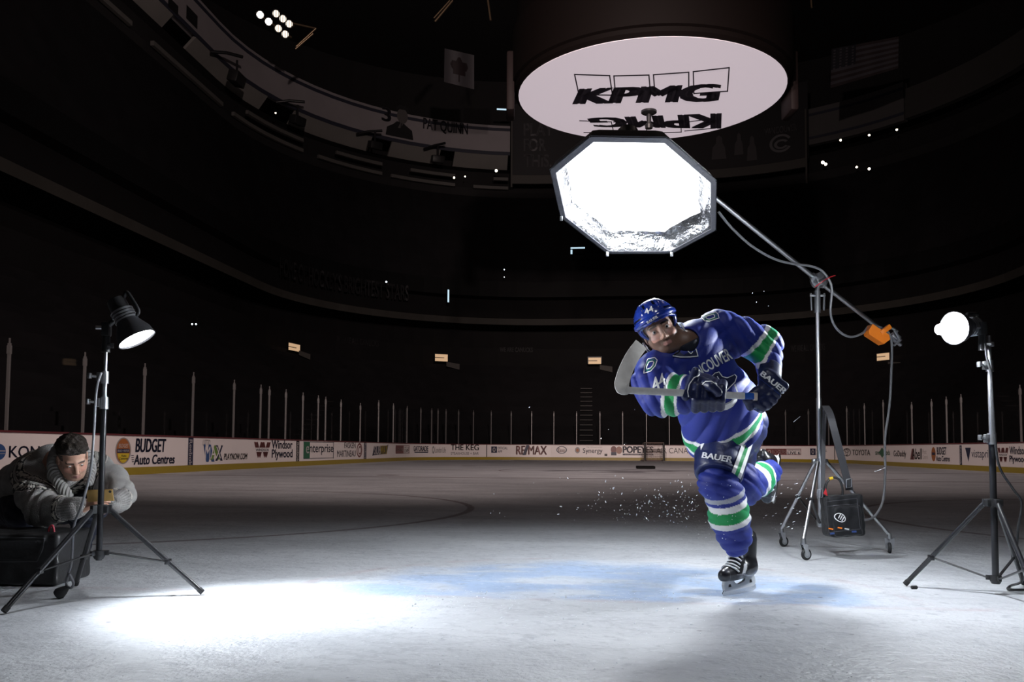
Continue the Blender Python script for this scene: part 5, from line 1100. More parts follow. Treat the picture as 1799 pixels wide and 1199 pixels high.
for sx in (-1, 1):
    mb = MB(); mb.tube(smooth_path([hp(sx * .098, .0, -.02), hp(sx * .098, -.012, -.055), hp(sx * .088, .01, -.075), hp(sx * .09, .04, -.055), hp(sx * .097, .04, -.03)]), .0075, 10, flat=.5); mb.build('ear_guard', mat('ear_clear', (.55, .58, .62), .25, var=.05), helm)
    mb = MB(); mb.tube(smooth_path([hp(sx * .09, .0, -.05), hp(sx * .075, -.02, -.09), hp(sx * .035, -.06, -.128), hp(0, -.068, -.134)]), .005, 6, flat=.4); mb.build('chin_strap', m_rub, helm)
# --- jersey
SLN = np.array([.76, .12, -.64]); SL0 = V(P(1328, 604, 4.24)); SRN = np.array([.86, -.46, -.22]); SRN /= np.linalg.norm(SRN); SR0 = V(P(1178, 692, 3.93))
sleeveL = [SL, P(1300, 592, 4.28), EL, P(1348, 630, 4.23), WLh]; sleeveR = [SR, P(1150, 676, 4.02), ER, P(1188, 694, 3.92), P(1206, 694, 3.89)]
def f_torso(Q):
    d = chain(Q, [SR, P(1207, 617, 4.20), SL], [.088, .115, .088], .05)
    d = smin(d, chain(Q, [CH_, WA, P(1270, 755, 4.44)], [.165, .185, .205], .06), .06)
    return d
def f_jersey(Q):
    d = f_torso(Q); R = frame(y=TAX, z=(0, -1, 0))
    d = d + fold(Q, CH_, frame(x=(.5, 0, -.86), z=(.86, 0, .5)), .0060, 34, 13, .4)
    l = chain(Q, sleeveL, [.094, .090, .082, .060, .052], .03); l = l + fold(Q, SL, frame(x=(1, 0, 0), z=(0, 0, 1)), .0075, 44, 26, 1.3)
    r = chain(Q, sleeveR, [.094, .096, .092, .084, .078], .03); r = r + fold(Q, SR, frame(x=(.6, -.5, -.6), z=(.5, 0, .8)), .007, 34, 40, 2.1)
    d = smin(d, l, .035); d = smin(d, r, .025)
    hemd = (Q - V(HEM)) @ TAX; d = smax(d, hemd - .065, .006)
    neck = cap(Q, hp(0, .03, -.08), N_, .066, .070); return smax(d, -neck, .012)
RIGHT = np.array([1.0, 0, 0])
def c_jersey(Q):
    n = len(Q); C = np.tile(A3(BLUE), (n, 1)); tors = f_torso(Q); l = chain(Q, sleeveL, [.094, .090, .082, .060, .052], .03); r = chain(Q, sleeveR, [.094, .096, .092, .084, .078], .03)
    isL = (l < tors) & (l <= r); isR = (r < tors) & (r < l); isT = ~isL & ~isR
    h = (Q - V(HEM)) @ TAX
    for lo, hi, c in ((-.040, -.022, WHT), (-.022, .016, GREEN), (.016, .032, WHT)): C[isT & (h > lo) & (h < hi)] = A3(c)
    s = (Q - SL0) @ SLN
    for lo, hi, c in ((-.014, .006, WHT), (.006, .048, GREEN), (.048, .060, WHT)): C[isL & (s > lo) & (s < hi)] = A3(c)
    s = (Q - SR0) @ SRN
    for lo, hi, c in ((-.008, .008, WHT), (.008, .050, GREEN), (.050, .062, WHT)): C[isR & (s > lo) & (s < hi)] = A3(c)
    return C
jersey = sdf_obj('jersey', f_jersey, bounds([SL, SR, EL, ER, WRh, WLh, HEM, P(1270, 790, 4.44)], .27), .0042, m_cloth, skater, c_jersey, 1)
tag(jersey, 'blue jersey with green and white bands'); bj = bvh_of([jersey])
mb = MB(); v, f = text_mesh('VANCOUVER', .03, 0, 1); wrap_px(mb, bj, v, f, ((1204, 656), (1276, 611), (1287, 631), (1212, 669)), 4.1, 0, .003); mb.build('lettering', m_wht, jersey, smooth=False); mb = MB()
v, f = text_mesh('44', .04, 0, 1); wrap_px(mb, bj, v, f, ((1143, 668), (1165, 655), (1172, 674), (1150, 690)), 4.0, 0, .003); mb.build('number', m_wht, jersey, smooth=False)
mb = MB()
for pts in ([(1231, 558), (1240, 554), (1258, 549.5), (1262, 553), (1263, 560), (1246, 566), (1237, 565)], [(1139, 632), (1150, 630), (1154, 634), (1151, 644), (1144, 653), (1131, 657), (1132, 647)]):
    strip_px(mb, bj, pts, 1.5, 4.1, 0, .004, closed=True); c0 = np.mean(pts, 0); strip_px(mb, bj, [c0 + (np.array(p) - c0) * .72 for p in pts], 1.0, 4.1, 1, .004, closed=True); strip_px(mb, bj, [c0 + (np.array(p) - c0) * .5 for p in pts], 1.5, 4.1, 0, .004, closed=True)
mb.build('shoulder_patch', [m_wht, m_grn], jersey, smooth=False)
mb = MB(); orca = [(1250, 660), (1255, 655), (1262, 653.5), (1268, 662), (1276, 664), (1289, 658.5), (1293, 663), (1290, 672), (1281, 681), (1272, 691), (1262, 697), (1254, 684)]
fill_px(mb, bj, orca, 4.2, 1, .004); strip_px(mb, bj, orca, 1.5, 4.2, 0, .0055, closed=True); strip_px(mb, bj, [(1259, 661), (1263, 668), (1260, 673)], 1.4, 4.2, 0, .0055); strip_px(mb, bj, [(1263, 668), (1267, 667)], 1.2, 4.2, 0, .0055)
fill_px(mb, bj, [(1266, 722), (1262, 714), (1275, 710), (1287, 702), (1294, 698), (1294, 706), (1286, 715), (1277, 720)], 4.2, 0, .004); strip_px(mb, bj, [(1270, 712), (1283, 706), (1292, 698), (1294, 688), (1290, 676)], 2.4, 4.2, 2, .0045)
mb.build('crest', [m_wht, m_nvy, m_sil], jersey, smooth=False)
mb = MB(); col_ = [(1181, 626), (1195, 628), (1226, 626.5), (1222, 612), (1212, 596)]
fill_px(mb, bj, col_[:] + [(1200, 600), (1188, 618)], 4.1, 1, .003); strip_px(mb, bj, col_, 1.6, 4.1, 0, .0045)
sh = [(1208, 611), (1212.5, 609.5), (1217, 611.5), (1218, 617), (1213, 622), (1208, 618)]; strip_px(mb, bj, sh, 1.3, 4.1, 0, .006, closed=True); strip_px(mb, bj, [(1211, 613), (1214.5, 618.5)], 1.3, 4.1, 0, .006)
mb.build('collar', [m_wht, m_nvy], jersey, smooth=False)
tag(sdf_obj('undershirt', lambda Q: smax(cap(Q, hp(0, .03, -.125), N_, .066, .072), -((Q - V(hp(0, .03, -.112))) @ (-HR[2])), .004), bounds([hp(0, .03, -.12), N_], .1), .004, mat('undershirt_navy', (.006, .008, .02), .8), skater), 'dark undershirt at the neck')
# --- pants
def f_pants(Q):
    d = chain(Q, [P(1290, 745, 4.46), P(1272, 765, 4.42), P(1265, 815, 4.33), P(1261, 836, 4.29)], [.165, .150, .112, .108], .05)
    e = chain(Q, [P(1298, 755, 4.52), P(1288, 812, 4.58), P(1290, 834, 4.58)], [.13, .10, .09], .04); d = smin(d, e, .03)
    d = d + fold(Q, HIPL, frame(x=(1, 0, .2), z=(-.2, 0, 1)), .003, 30, 24, .9)
    ax = V(P(1261, 840, 4.29)) - V(P(1270, 765, 4.42)); ax /= np.linalg.norm(ax); return smax(d, (Q - V(P(1262, 834, 4.29))) @ ax - .012, .008)
def c_pants(Q): return np.tile(A3((.009, .017, .085)), (len(Q), 1))
pants = sdf_obj('pants', f_pants, bounds([P(1290, 745, 4.46), P(1261, 836, 4.29), P(1303, 836, 4.57)], .19), .0045, m_pant, skater, c_pants)
tag(pants, 'padded navy hockey pants'); bp_ = bvh_of([pants]); mb = MB()
def quad_band(mb, bv, a0, a1, b0, b1, Y, m, lift=.003, n=24):
    a0, a1, b0, b1 = [np.array(p, float) for p in (a0, a1, b0, b1)]; v = []; f = []
    for i in range(n + 1):
        for j in range(4):
            p = (a0 + (a1 - a0) * i / n) * (1 - j / 3) + (b0 + (b1 - b0) * i / n) * (j / 3); w = P(p[0], p[1], Y); v.append(on_surface(bv, w, w - EYE, lift))
    for i in range(n):
        for j in range(3):
            q = (i * 4 + j, i * 4 + j + 1, i * 4 + j + 5, i * 4 + j + 4)
            if all(v[k] is not None for k in q) and max((v[q[k]] - v[q[k - 1]]).length for k in range(4)) < .06: f.append(q)
    mb.add([x if x is not None else (0, 0, 0) for x in v], f, m)
quad_band(mb, bp_, (1318, 738), (1284, 833), (1324, 740), (1290, 836), 4.3, 0); quad_band(mb, bp_, (1324, 740), (1290, 836), (1331, 738), (1296, 838), 4.3, 1); quad_band(mb, bp_, (1330, 739), (1296, 838), (1336, 737), (1301, 842), 4.3, 0)
mb.build('side_stripe', [m_wht, m_grn], pants, smooth=False)
mb = MB(); v, f = text_mesh('BAUER', .045, .1, 1); wrap_px(mb, bp_, v, f, ((1234, 795), (1287, 803), (1285, 814), (1233, 805)), 4.3, 0, .003); fill_px(mb, bp_, [(1231, 777), (1240, 774), (1237, 782), (1232, 792)], 4.3, 0, .003); mb.build('lettering', m_wht, pants, smooth=False)
# --- socks
def f_sock(Q): d = chain(Q, SH, [.098, .087, .094, .078, .052], .03); return d + fold(Q, SH[0], frame(x=(1, 0, 0), z=(0, 0, 1)), .0055, 22, 60, .2) * np.clip(1.2 - np.abs((Q - V(SH[2])) @ np.array([0, 0, 1])) * 0, .3, 1)
SAX = V(SH[3]) - V(SH[1]); SAX /= np.linalg.norm(SAX); SO = V(P(1280, 905, 4.30))
def stripes(Q, o, ax, base, bands):
    C = np.tile(A3(base), (len(Q), 1)); s = (Q - o) @ ax
    for lo, hi, c in bands: C[(s > lo) & (s < hi)] = A3(c)
    return C
tag(sdf_obj('sock', f_sock, bounds(SH, .13), .0042, m_cloth, skater, lambda Q: stripes(Q, SO, SAX, BLUE, ((-.110, -.084, (.38, .40, .46)), (-.062, -.030, WHT), (-.030, .026, GREEN), (.026, .056, WHT)))), 'blue sock with green and white bands on the standing leg')
KS = [P(1291, 822, 4.55), P(1302, 848, 4.53), P(1306, 858, 4.58), P(1328, 844, 4.75), P(1350, 830, 4.92)]; KAX = V(KS[4]) - V(KS[2]); KAX /= np.linalg.norm(KAX); KO = V(P(1329, 843, 4.75))
def f_sock2(Q): d = chain(Q, KS, [.085, .09, .088, .090, .070], .03); return d + fold(Q, KS[1], frame(x=(1, 0, 0), z=(0, 0, 1)), .005, 40, 40, .7)
tag(sdf_obj('sock', f_sock2, bounds(KS, .13), .0045, m_cloth, skater, lambda Q: stripes(Q, KO, KAX, BLUE, ((-.085, -.035, WHT), (-.035, .040, GREEN), (.040, .085, WHT)))), 'blue sock with green and white bands on the raised leg')
# --- skates
m_boot = mat('skate_boot', (1, 1, 1), .3, attr='pattern', var=.1, coat=.3); m_hold = mat('holder_white', (.62, .64, .66), .35, var=.08); m_blade = mat('blade_steel', (.72, .73, .75), .2, metal=1.0, var=.03); m_lace = mat('lace_white', (.75, .76, .78), .7)
def skate(o, R, label, cuff):
    o = V(o); w = lambda x, y, z: Vector(o + np.array([x, y, z]) @ R)
    def f(Q):
        q = (Q - o) @ R.T
        d = chain(q, [(-.088, 0, .128), (-.01, 0, .118), (.065, 0, .110), (.118, 0, .106)], [.044, .043, .043, .035], .03); d = smin(d, cap(q, (-.070, 0, .13), (-.085, 0, .130 + cuff), .046, .052), .03)
        d = smin(d, cap(q, (.03, 0, .15), (-.035, 0, .140 + cuff), .034, .036), .02); d = smin(d, cap(q, (-.112, 0, .20), (-.128, 0, .150 + cuff), .026, .022), .02)
        d = smax(d, .078 - q[:, 2], .008); d = smax(d, q[:, 2] - .165 - cuff - .55 * (-.06 - q[:, 0]), .008); return d
    def c(Q):
        q = (Q - o) @ R.T; C = np.tile(A3((.012, .012, .014)), (len(Q), 1)); x, y, z = q.T
        C[(x > .085)] = A3((.022, .022, .025)); ln = np.abs(z - .098 - .012 * np.sin(x * 22)) < .0022; C[ln & (x < .08)] = A3((.2, .2, .21))
        C[(np.abs(np.abs(y) - .04) < .016) & (np.abs((x - .005) * .8 + (z - .135) * .6) < .010) & (z < .155) & (z > .11)] = A3((.55, .56, .58)); C[(x - .12 > -.004) & (x - .12 < .0)] = A3((.08, .08, .085)); return C
    b = sdf_obj('skate', f, bounds([w(-.1, 0, .1), w(.14, 0, .1), w(-.1, 0, .2 + cuff)], .1), .0036, m_boot, skater, c); tag(b, label)
    mb = MB(); prof = [(-.118, .082), (.128, .082), (.135, .050), (.128, .028), (.06, .026), (-.10, .026), (-.122, .040)]
    top = [(-.118, .085), (-.050, .085), (-.035, .062), (.020, .050), (.045, .062), (.062, .085), (.128, .085), (.138, .060), (.132, .034), (.118, .026), (-.112, .026), (-.128, .040), (-.126, .060)]
    mb.prism([w(x, -.008, z) for x, z in top], Vector(np.array([0, 1, 0]) @ R), .016); mb.build('blade_holder', m_hold, b, smooth=False)
    mb = MB()
    for x0, x1, z0, z1 in ((-.098, -.074, .046, .062), (.08, .104, .046, .060)):
        mb.prism([w(x0, -.0092, z0), w(x1, -.0092, z0), w(x1 - .004, -.0092, z1), w(x0 + .006, -.0092, z1)], Vector(np.array([0, 1, 0]) @ R), .0184)
    mb.build('holder_slot', m_rub, b, smooth=False)
    mb = MB(); mb.prism([w(x, -.002, z) for x, z in ((-.135, .030), (.138, .032), (.146, .018), (.138, .006), (.11, .0), (-.11, .0), (-.138, .010))], Vector(np.array([0, 1, 0]) @ R), .004); mb.build('steel_runner', m_blade, b, smooth=False)
    mb = MB(); bv = bvh_of([b]); ax_ = lambda t: np.array([.060 - .135 * t, 0, .112 + (.03 + cuff) * t]); tn = np.array([.66, 0, .75])
    for i in range(11):
        c0 = ax_(i / 10); pts = []
        for a in np.linspace(-1.05, 1.05, 9):
            dr = tn * math.cos(a) + np.array([0, 1, 0]) * math.sin(a) - np.array([.25, 0, .2]) * abs(math.sin(a)); wp = w(*(c0 + dr * .2)); dd_ = w(*c0) - wp; h = bv.ray_cast(wp, dd_.normalized(), .4)
            if h[0] is not None: pts.append(h[0] - dd_.normalized() * .0035)
        if len(pts) > 3: mb.tube(smooth_path(pts, 3), .0046, 6)
    mb.build('laces', m_lace, b)
    mb = MB(); k = w(*(ax_(.93) + tn * .055))
    for s in (-1, 1): mb.tube(smooth_path([k, k + Vector(np.array([.03, s * .03, .012]) @ R), k + Vector(np.array([.045, s * .045, -.03]) @ R), k + Vector(np.array([.02, s * .012, -.01]) @ R)]), .003, 6); mb.tube(smooth_path([k, k + Vector(np.array([.03, s * .02, -.04]) @ R), k + Vector(np.array([.04, s * .022, -.075]) @ R)]), .0028, 6)
    mb.build('lace_bow', m_lace, b); return b
T_ = G(1266, 1049); H_ = G(1333, 1038); mid = (T_ + H_) / 2; fx = (T_ - H_); fx.z = 0
skate(mid, frame(x=fx, z=(-.05, 0, 1)), 'black skate with white laces standing on the ice', .14)
hx = P(1340, 876, 4.93) - P(1358, 804, 4.97); nrm = Vector((-.72, -.68, .1)).normalized(); cB = P(1349, 838, 4.98) - nrm * .115
skate(cB, frame(x=hx, z=nrm), 'black skate with white laces kicked up behind', .05)
# --- gloves
m_glove = mat('glove_navy', (1, 1, 1), .42, attr='pattern', var=.15, bump=.12, bscale=90)
gr_y = 3.84
ST = lambda px, dy=0: P(px, 693.5 + (px - 1230) * .045, gr_y + .05 + dy)     # stick axis near the hands
def f_gr(Q):
    d = ell(Q, P(1238, 690, gr_y + .035), (.072, .055, .085)); d = smin(d, chain(Q, [WRh, P(1222, 684, gr_y + .02)], [.062, .066], .02), .03)
    for i, x in enumerate((1225, 1240, 1255, 1268)):
        k = [P(x + 2, 668 + i * 2, gr_y + .025), P(x, 680 + i, gr_y - .035), P(x - 2, 702, gr_y - .045), P(x - 3, 719 - i, gr_y - .012)]
        e = np.minimum(np.minimum(cap(Q, k[0], k[1], .0205), cap(Q, k[1], k[2], .0225)), cap(Q, k[2], k[3], .021)); d = smin(d, e, .0045)
    th = np.minimum(cap(Q, P(1232, 671, gr_y - .02), P(1250, 678, gr_y - .07), .024), cap(Q, P(1250, 678, gr_y - .07), P(1262, 690, gr_y - .075), .021, .018)); d = smin(d, th, .005)
    cf = rbox(Q, P(1213, 677, gr_y + .01), (.018, .055, .078), frame(x=(.9, -.2, -.35), z=(.35, 0, .9)), .016); return smin(d, cf, .012)
def c_gr(Q):
    C = np.tile(A3((.008, .014, .06)), (len(Q), 1)); s = np.abs(np.sin(Q[:, 2] * 95 + Q[:, 0] * 40)) < .10; C[s] = A3((.02, .028, .09)); return C
g1 = sdf_obj('glove', f_gr, bounds([P(1238, 690, gr_y)], .17), .0036, m_glove, skater, c_gr); tag(g1, 'navy glove of the lower hand gripping mid shaft')
bg1 = bvh_of([g1]); mb = MB(); strip_px(mb, bg1, [(1209, 698), (1208, 688), (1211, 676), (1219, 664), (1228, 659)], 1.6, gr_y, 0, .003); strip_px(mb, bg1, [(1234, 676), (1240, 671), (1250, 671), (1258, 676)], 1.2, gr_y, 0, .003); mb.build('piping', m_wht, g1, smooth=False)
gl_y = 4.06
def f_gl(Q):
    Rg = frame(x=(.78, 0, -.62), z=(-.1, -1, .1))
    d = rbox(Q, P(1347, 688, gl_y), (.050, .062, .034), Rg, .03); d = smin(d, rbox(Q, P(1360, 671, gl_y + .005), (.068, .026, .040), Rg, .018), .006); d = smin(d, chain(Q, [WLh, P(1352, 668, gl_y + .02)], [.056, .052], .02), .02)
    d = smin(d, rbox(Q, P(1328, 702, gl_y - .002), (.034, .045, .035), Rg, .03), .02)
    for i, (kx, ky) in enumerate(((1365, 695), (1359, 704), (1350, 712), (1340, 717))):
        a = P(kx - 8, ky - 7, gl_y - .022); b = P(kx, ky, gl_y - .012); c = P(kx - 3, ky + 3, gl_y + .045); e = P(kx - 16, ky - 4, gl_y + .06)
        d = smin(d, np.minimum(np.minimum(cap(Q, a, b, .019), cap(Q, b, c, .0185)), cap(Q, c, e, .018)), .005)
    th = np.minimum(cap(Q, P(1330, 688, gl_y - .01), P(1314, 703, gl_y - .03), .024), cap(Q, P(1314, 703, gl_y - .03), P(1318, 716, gl_y - .02), .021, .018)); return smin(d, th, .006)
g2 = sdf_obj('glove', f_gl, bounds([P(1347, 688, gl_y)], .19), .0036, m_glove, skater, c_gr); tag(g2, 'navy glove of the upper hand with white lettering on its cuff'); bg2 = bvh_of([g2]); mb = MB()
v, f = text_mesh('BAUER', .05, 0, 1); wrap_px(mb, bg2, v, f, ((1341, 652), (1384, 686), (1377, 693), (1335, 659)), gl_y, 0, .002); mb.build('lettering', m_wht, g2, smooth=False)
mb = MB(); strip_px(mb, bg2, [(1332, 663), (1372, 696)], 1.2, gl_y, 0, .003); mb.build('piping', mat('piping_blue', (.02, .05, .22), .4), g2, smooth=False)
# --- stick
stk = thing('hockey_stick', 'pale hockey stick held across the body with its blade raised at the left', 'stick', P(1230, 694, gr_y + .03))
B_ = P(1324, 697, gl_y - .035); M_ = P(1245, 693, gr_y + .0); A_ = P(1108, 686.5, 3.76)
mb = MB()
def bar(mb, pts, w, h, m=0):
    pts = [Vector(p) for p in pts]; v = []; f = []
    for i, p in enumerate(pts):
        t = (pts[min(i + 1, len(pts) - 1)] - pts[max(i - 1, 0)]).normalized(); s = t.cross(Vector((0, -1, 0))).normalized(); n = s.cross(t); hh = h[i] if isinstance(h, list) else h; ww = w[i] if isinstance(w, list) else w
        for a, b in ((-.5, -.38), (-.38, -.5), (.38, -.5), (.5, -.38), (.5, .38), (.38, .5), (-.38, .5), (-.5, .38)): v.append(p + s * (a * hh) + n * (b * ww))
    for i in range(len(pts) - 1):
        for k in range(8): f.append((i * 8 + k, i * 8 + (k + 1) % 8, i * 8 + 8 + (k + 1) % 8, i * 8 + 8 + k))
    f += [tuple(range(7, -1, -1)), tuple(range(len(v) - 8, len(v)))]; mb.add(v, f, m)
bar(mb, [B_, B_.lerp(M_, .5), M_, M_.lerp(A_, .5), A_], .021, .030); mb.build('shaft', mat('stick_silver', (.78, .78, .77), .35, metal=.2, var=.25, vscale=30), stk)
mb = MB(); bar(mb, [B_.lerp(M_, .02), B_.lerp(M_, .24)], .022, .031, 0); tag(mb.build('grip_decal', mat('decal_blue', (.02, .10, .45), .4), stk), 'blue decal')
mb = MB(); bar(mb, [P(1317, 697, gl_y - .036), P(1329, 697.5, gl_y - .033)], .030, .036); tag(mb.build('butt_tape', mat('tape_cream', (.60, .52, .44), .8, bump=.3), stk), 'cream butt tape')
bl = smooth_path([A_, P(1097, 684.5, 3.75), P(1092.5, 676, 3.76), P(1096, 660, 3.78), P(1104, 640, 3.81), P(1114, 622, 3.85), P(1126, 606, 3.9)], 5); nb = len(bl)
mb = MB(); bar(mb, bl, [.020 - .011 * i / nb for i in range(nb)], [.030 if i < 3 else min(.062, .034 + .006 * (i - 2)) for i in range(nb)]); mb.build('blade', mat('blade_pale', (.70, .68, .65), .5, var=.25, vscale=25), stk)
# ================================================================== THE CROUCHING MAN
m_knit = mat('knit_pattern', (1, 1, 1), .85, attr='pattern', var=.30, vscale=160, bump=.9, bscale=240, sheen=.3)
m_jean = mat('trouser_navy', (.009, .012, .028), .75, var=.2, vscale=25, bump=.15, bscale=150)
m_hair2 = mat('hair_brown', (.026, .018, .013), .5, var=.5, vscale=120, bump=1.0, bscale=150)
HM = P(128, 806, 5.15); fw2 = Vector((.56, -.62, -.56)).normalized(); up2 = Vector((.10, -.42, .90)); hz2 = (up2 - fw2 * up2.dot(fw2)).normalized(); HR2 = frame(y=-fw2, z=hz2); HC2 = V(HM)
def mp(x, y, z): return Vector(HC2 + np.array([x, y, z]) @ HR2)
NK = P(100, 818, 5.36); SRm = P(58, 838, 5.36); SLm = P(163, 826, 5.52); ERm = P(76, 897, 5.08); WRm = P(143, 893, 4.93); ELm = P(211, 868, 5.32); WLm = P(200, 884, 5.02); HP1 = P(20, 888, 5.85); HP2 = P(60, 890, 5.9)
CHm = P(98, 852, 5.50); K1 = P(44, 903, 5.30); A1 = P(72, 968, 5.62); K2 = P(160, 890, 5.42); A2 = P(138, 966, 5.78)
def hand_sdf(Q, wr, R, side, curl, spread=.0, L=1.0):
    """R rows: x along the fingers, y towards the thumb, z out of the back of the hand"""
    q = (Q - V(wr)) @ R.T; d = rbox(q, (.045, 0, 0), (.048, .038, .013), None, .013)
    d = smin(d, cap(q, (-.03, 0, 0), (.01, 0, 0), .026, .024), .02)
    for i, (y, ln) in enumerate(((.030, .072), (.010, .080), (-.011, .075), (-.030, .060))):
        p = A3((.086, y, .002)); a = 0.0; segs = [p]
        for k, fr in enumerate((.45, .32, .23)):
            a += curl[i] * (.7, 1.0, .8)[k]; p = p + A3((math.cos(a), spread * (i - 1.5) * -.15, -math.sin(a))) * ln * fr * L; segs.append(p)
        for k in range(3): d = smin(d, cap(q, segs[k], segs[k + 1], (.0098, .0088, .0080)[k], (.0088, .0080, .0070)[k]), .0035)
    d = smin(d, cap(q, (.018, .030, -.004), (.050, .060, -.014), .0145, .0115), .008); return smin(d, cap(q, (.050, .060, -.014), (.082, .066, -.022), .0110, .0085), .003)
PH = P(177, 870, 4.90)
hR = frame(x=P(178, 874, 4.92) - WRm, z=(-.25, -.75, .55)); hL = frame(x=P(184, 868, 4.93) - WLm, z=(.55, -.55, .6))
def f_man(Q):
    d = head_sdf(Q, HC2, HR2); d = smin(d, cap(Q, mp(0, .035, -.06), NK, .055, .062), .03)
    b = chain(Q, [SRm, NK, SLm], [.06, .08, .06], .05); b = smin(b, chain(Q, [NK, CHm, P(60, 880, 5.78)], [.08, .12, .13], .06), .05)
    b = smin(b, chain(Q, [SRm, ERm, WRm], [.05, .042, .028]), .03); b = smin(b, chain(Q, [SLm, ELm, WLm], [.05, .042, .028]), .03)
    b = smin(b, chain(Q, [HP1, K1, A1], [.09, .06, .042]), .04); b = smin(b, chain(Q, [HP2, K2, A2], [.09, .06, .042]), .04)
    d = smin(d, b, .03); d = smin(d, hand_sdf(Q, WRm, hR, 1, (.25, .30, .35, .4), .6), .012); return smin(d, hand_sdf(Q, WLm, hL, 1, (.5, .55, .6, .65), .3), .012)
man = sdf_obj('person', f_man, bounds([mp(0, 0, .12), mp(0, -.12, -.1), NK, SRm, SLm, ERm, WRm, ELm, WLm, HP1, K1, A1, K2, A2, P(190, 872, 4.85)], .14), .0034, m_skin, None,
              lambda Q: head_paint(Q, HC2, HR2, ((.20, .13, .10), .38), (.05, .032, .024), lo=-.048))
tag(man, 'man in grey patterned knit cardigan crouching over a phone behind the left light stand', 'person'); eyes(man, HC2, HR2, (0.0, -.5))
def f_hair(Q):
    q = (Q - HC2) @ HR2.T; ax = np.abs(q[:, 0]); x, y, z = q.T
    line = np.interp(y, [-.075, -.045, .0, .05, .09], [.084, .070, .040, -.010, -.050]); thick = np.interp(z, [.0, .05, .09], [.004, .008, .022])
    d = ell(q, (0, .018, .040), (.075, .096, .082)) - thick
    d = d + .0035 * np.sin(x * 150 + 3 * np.sin(z * 60)) * np.sin(y * 90 + x * 40) * np.clip(z * 14, 0.2, 1)
    d = smin(d, cap(q, (-.03, -.062, .104), (.035, -.070, .100), .026, .024) + .005 * np.sin(x * 160) * np.sin(z * 130), .02)
    d = smax(d, line - z, .006); return smax(d, -(ell(q, (0, .018, .038), (.070, .090, .076))), .002)
tag(sdf_obj('hair', f_hair, bounds([mp(0, 0, .04)], .16), .0034, m_hair2, man), 'short brown hair swept up in front')
def f_shave(Q):
    q = (Q - HC2) @ HR2.T; ax = np.abs(q[:, 0]); x, y, z = q.T; d = ell(q, (0, .018, .040), (.0765, .0975, .0835)); d = smax(d, np.interp(y, [-.045, -.02, .03, .1], [.03, -.012, -.02, -.06]) - z, .004); d = smax(d, z - np.interp(y, [-.05, .0, .1], [.062, .045, .0]), .004); d = smax(d, -.040 - y, .004); return smax(d, -(ell(q, (0, .018, .038), (.071, .091, .077))), .002)
tag(sdf_obj('cropped_hair', f_shave, bounds([mp(0, 0, .03)], .14), .0034, mat('hair_cropped', (.075, .05, .04), .7, var=.3, vscale=200), man), 'closely cropped side hair')
GREY = (.32, .305, .29); BLK = (.012, .011, .011); CREAM = (.82, .77, .68)
slR = [SRm, P(62, 868, 5.2), ERm, P(110, 895, 4.99), P(137, 892, 4.94)]; slL = [SLm, P(193, 846, 5.44), ELm, P(209, 880, 5.14), P(202, 884, 5.04)]
def sw_torso(Q):
    d = chain(Q, [SRm, NK + Vector((0, .05, -.04)), SLm], [.115, .13, .115], .06); d = smin(d, chain(Q, [P(98, 832, 5.47), P(72, 850, 5.62), P(36, 868, 5.82), P(24, 880, 5.9)], [.18, .195, .185, .17], .06), .06); return d
def sw_arms(Q): return chain(Q, slR, [.108, .104, .092, .066, .058], .03), chain(Q, slL, [.105, .098, .085, .062, .055], .03)
def f_swea(Q):
    d = sw_torso(Q); d = d + fold(Q, CHm, frame(x=(1, 0, .3), z=(-.3, 0, 1)), .007, 22, 26, 1.0); r, l = sw_arms(Q)
    r = r + fold(Q, ERm, frame(x=(.5, 0, .8), z=(.8, 0, -.5)), .008, 20, 34, .5); l = l + fold(Q, ELm, frame(x=(1, 0, 0), z=(0, 0, 1)), .007, 30, 28, 1.5)
    d = smin(d, r, .03); d = smin(d, l, .03)
    d = smax(d, -cap(Q, mp(0, .02, -.07), NK, .075, .085), .015); hole = cap(Q, WRm, P(137, 892, 4.94), .034); hole = np.minimum(hole, cap(Q, WLm, P(202, 884, 5.04), .034)); return smax(d, -hole, .006)
def knit_band(Q, C, u, v, lo, hi, per):
    """black band with cream scrolls; u along the band, v across it"""
    m = (v > lo) & (v < hi); C[m] = A3(BLK); k = (v - lo) / (hi - lo); p = (u / per) % 1.0
    edge = m & ((k < .07) | (k > .93)); C[edge] = A3(CREAM)
    cx, cy = .45, .60; r = np.sqrt(((p - cx) * 1.0) ** 2 + ((k - cy) * .75) ** 2); an = np.arctan2(k - cy, p - cx)
    swirl = m & (np.abs(r - (.10 + .045 * an / math.pi)) < .055) & (k > .2); tail = m & (k < .40 + .25 * p) & (k > .12 + .22 * p) & (p > .15); C[swirl | tail] = A3(CREAM)
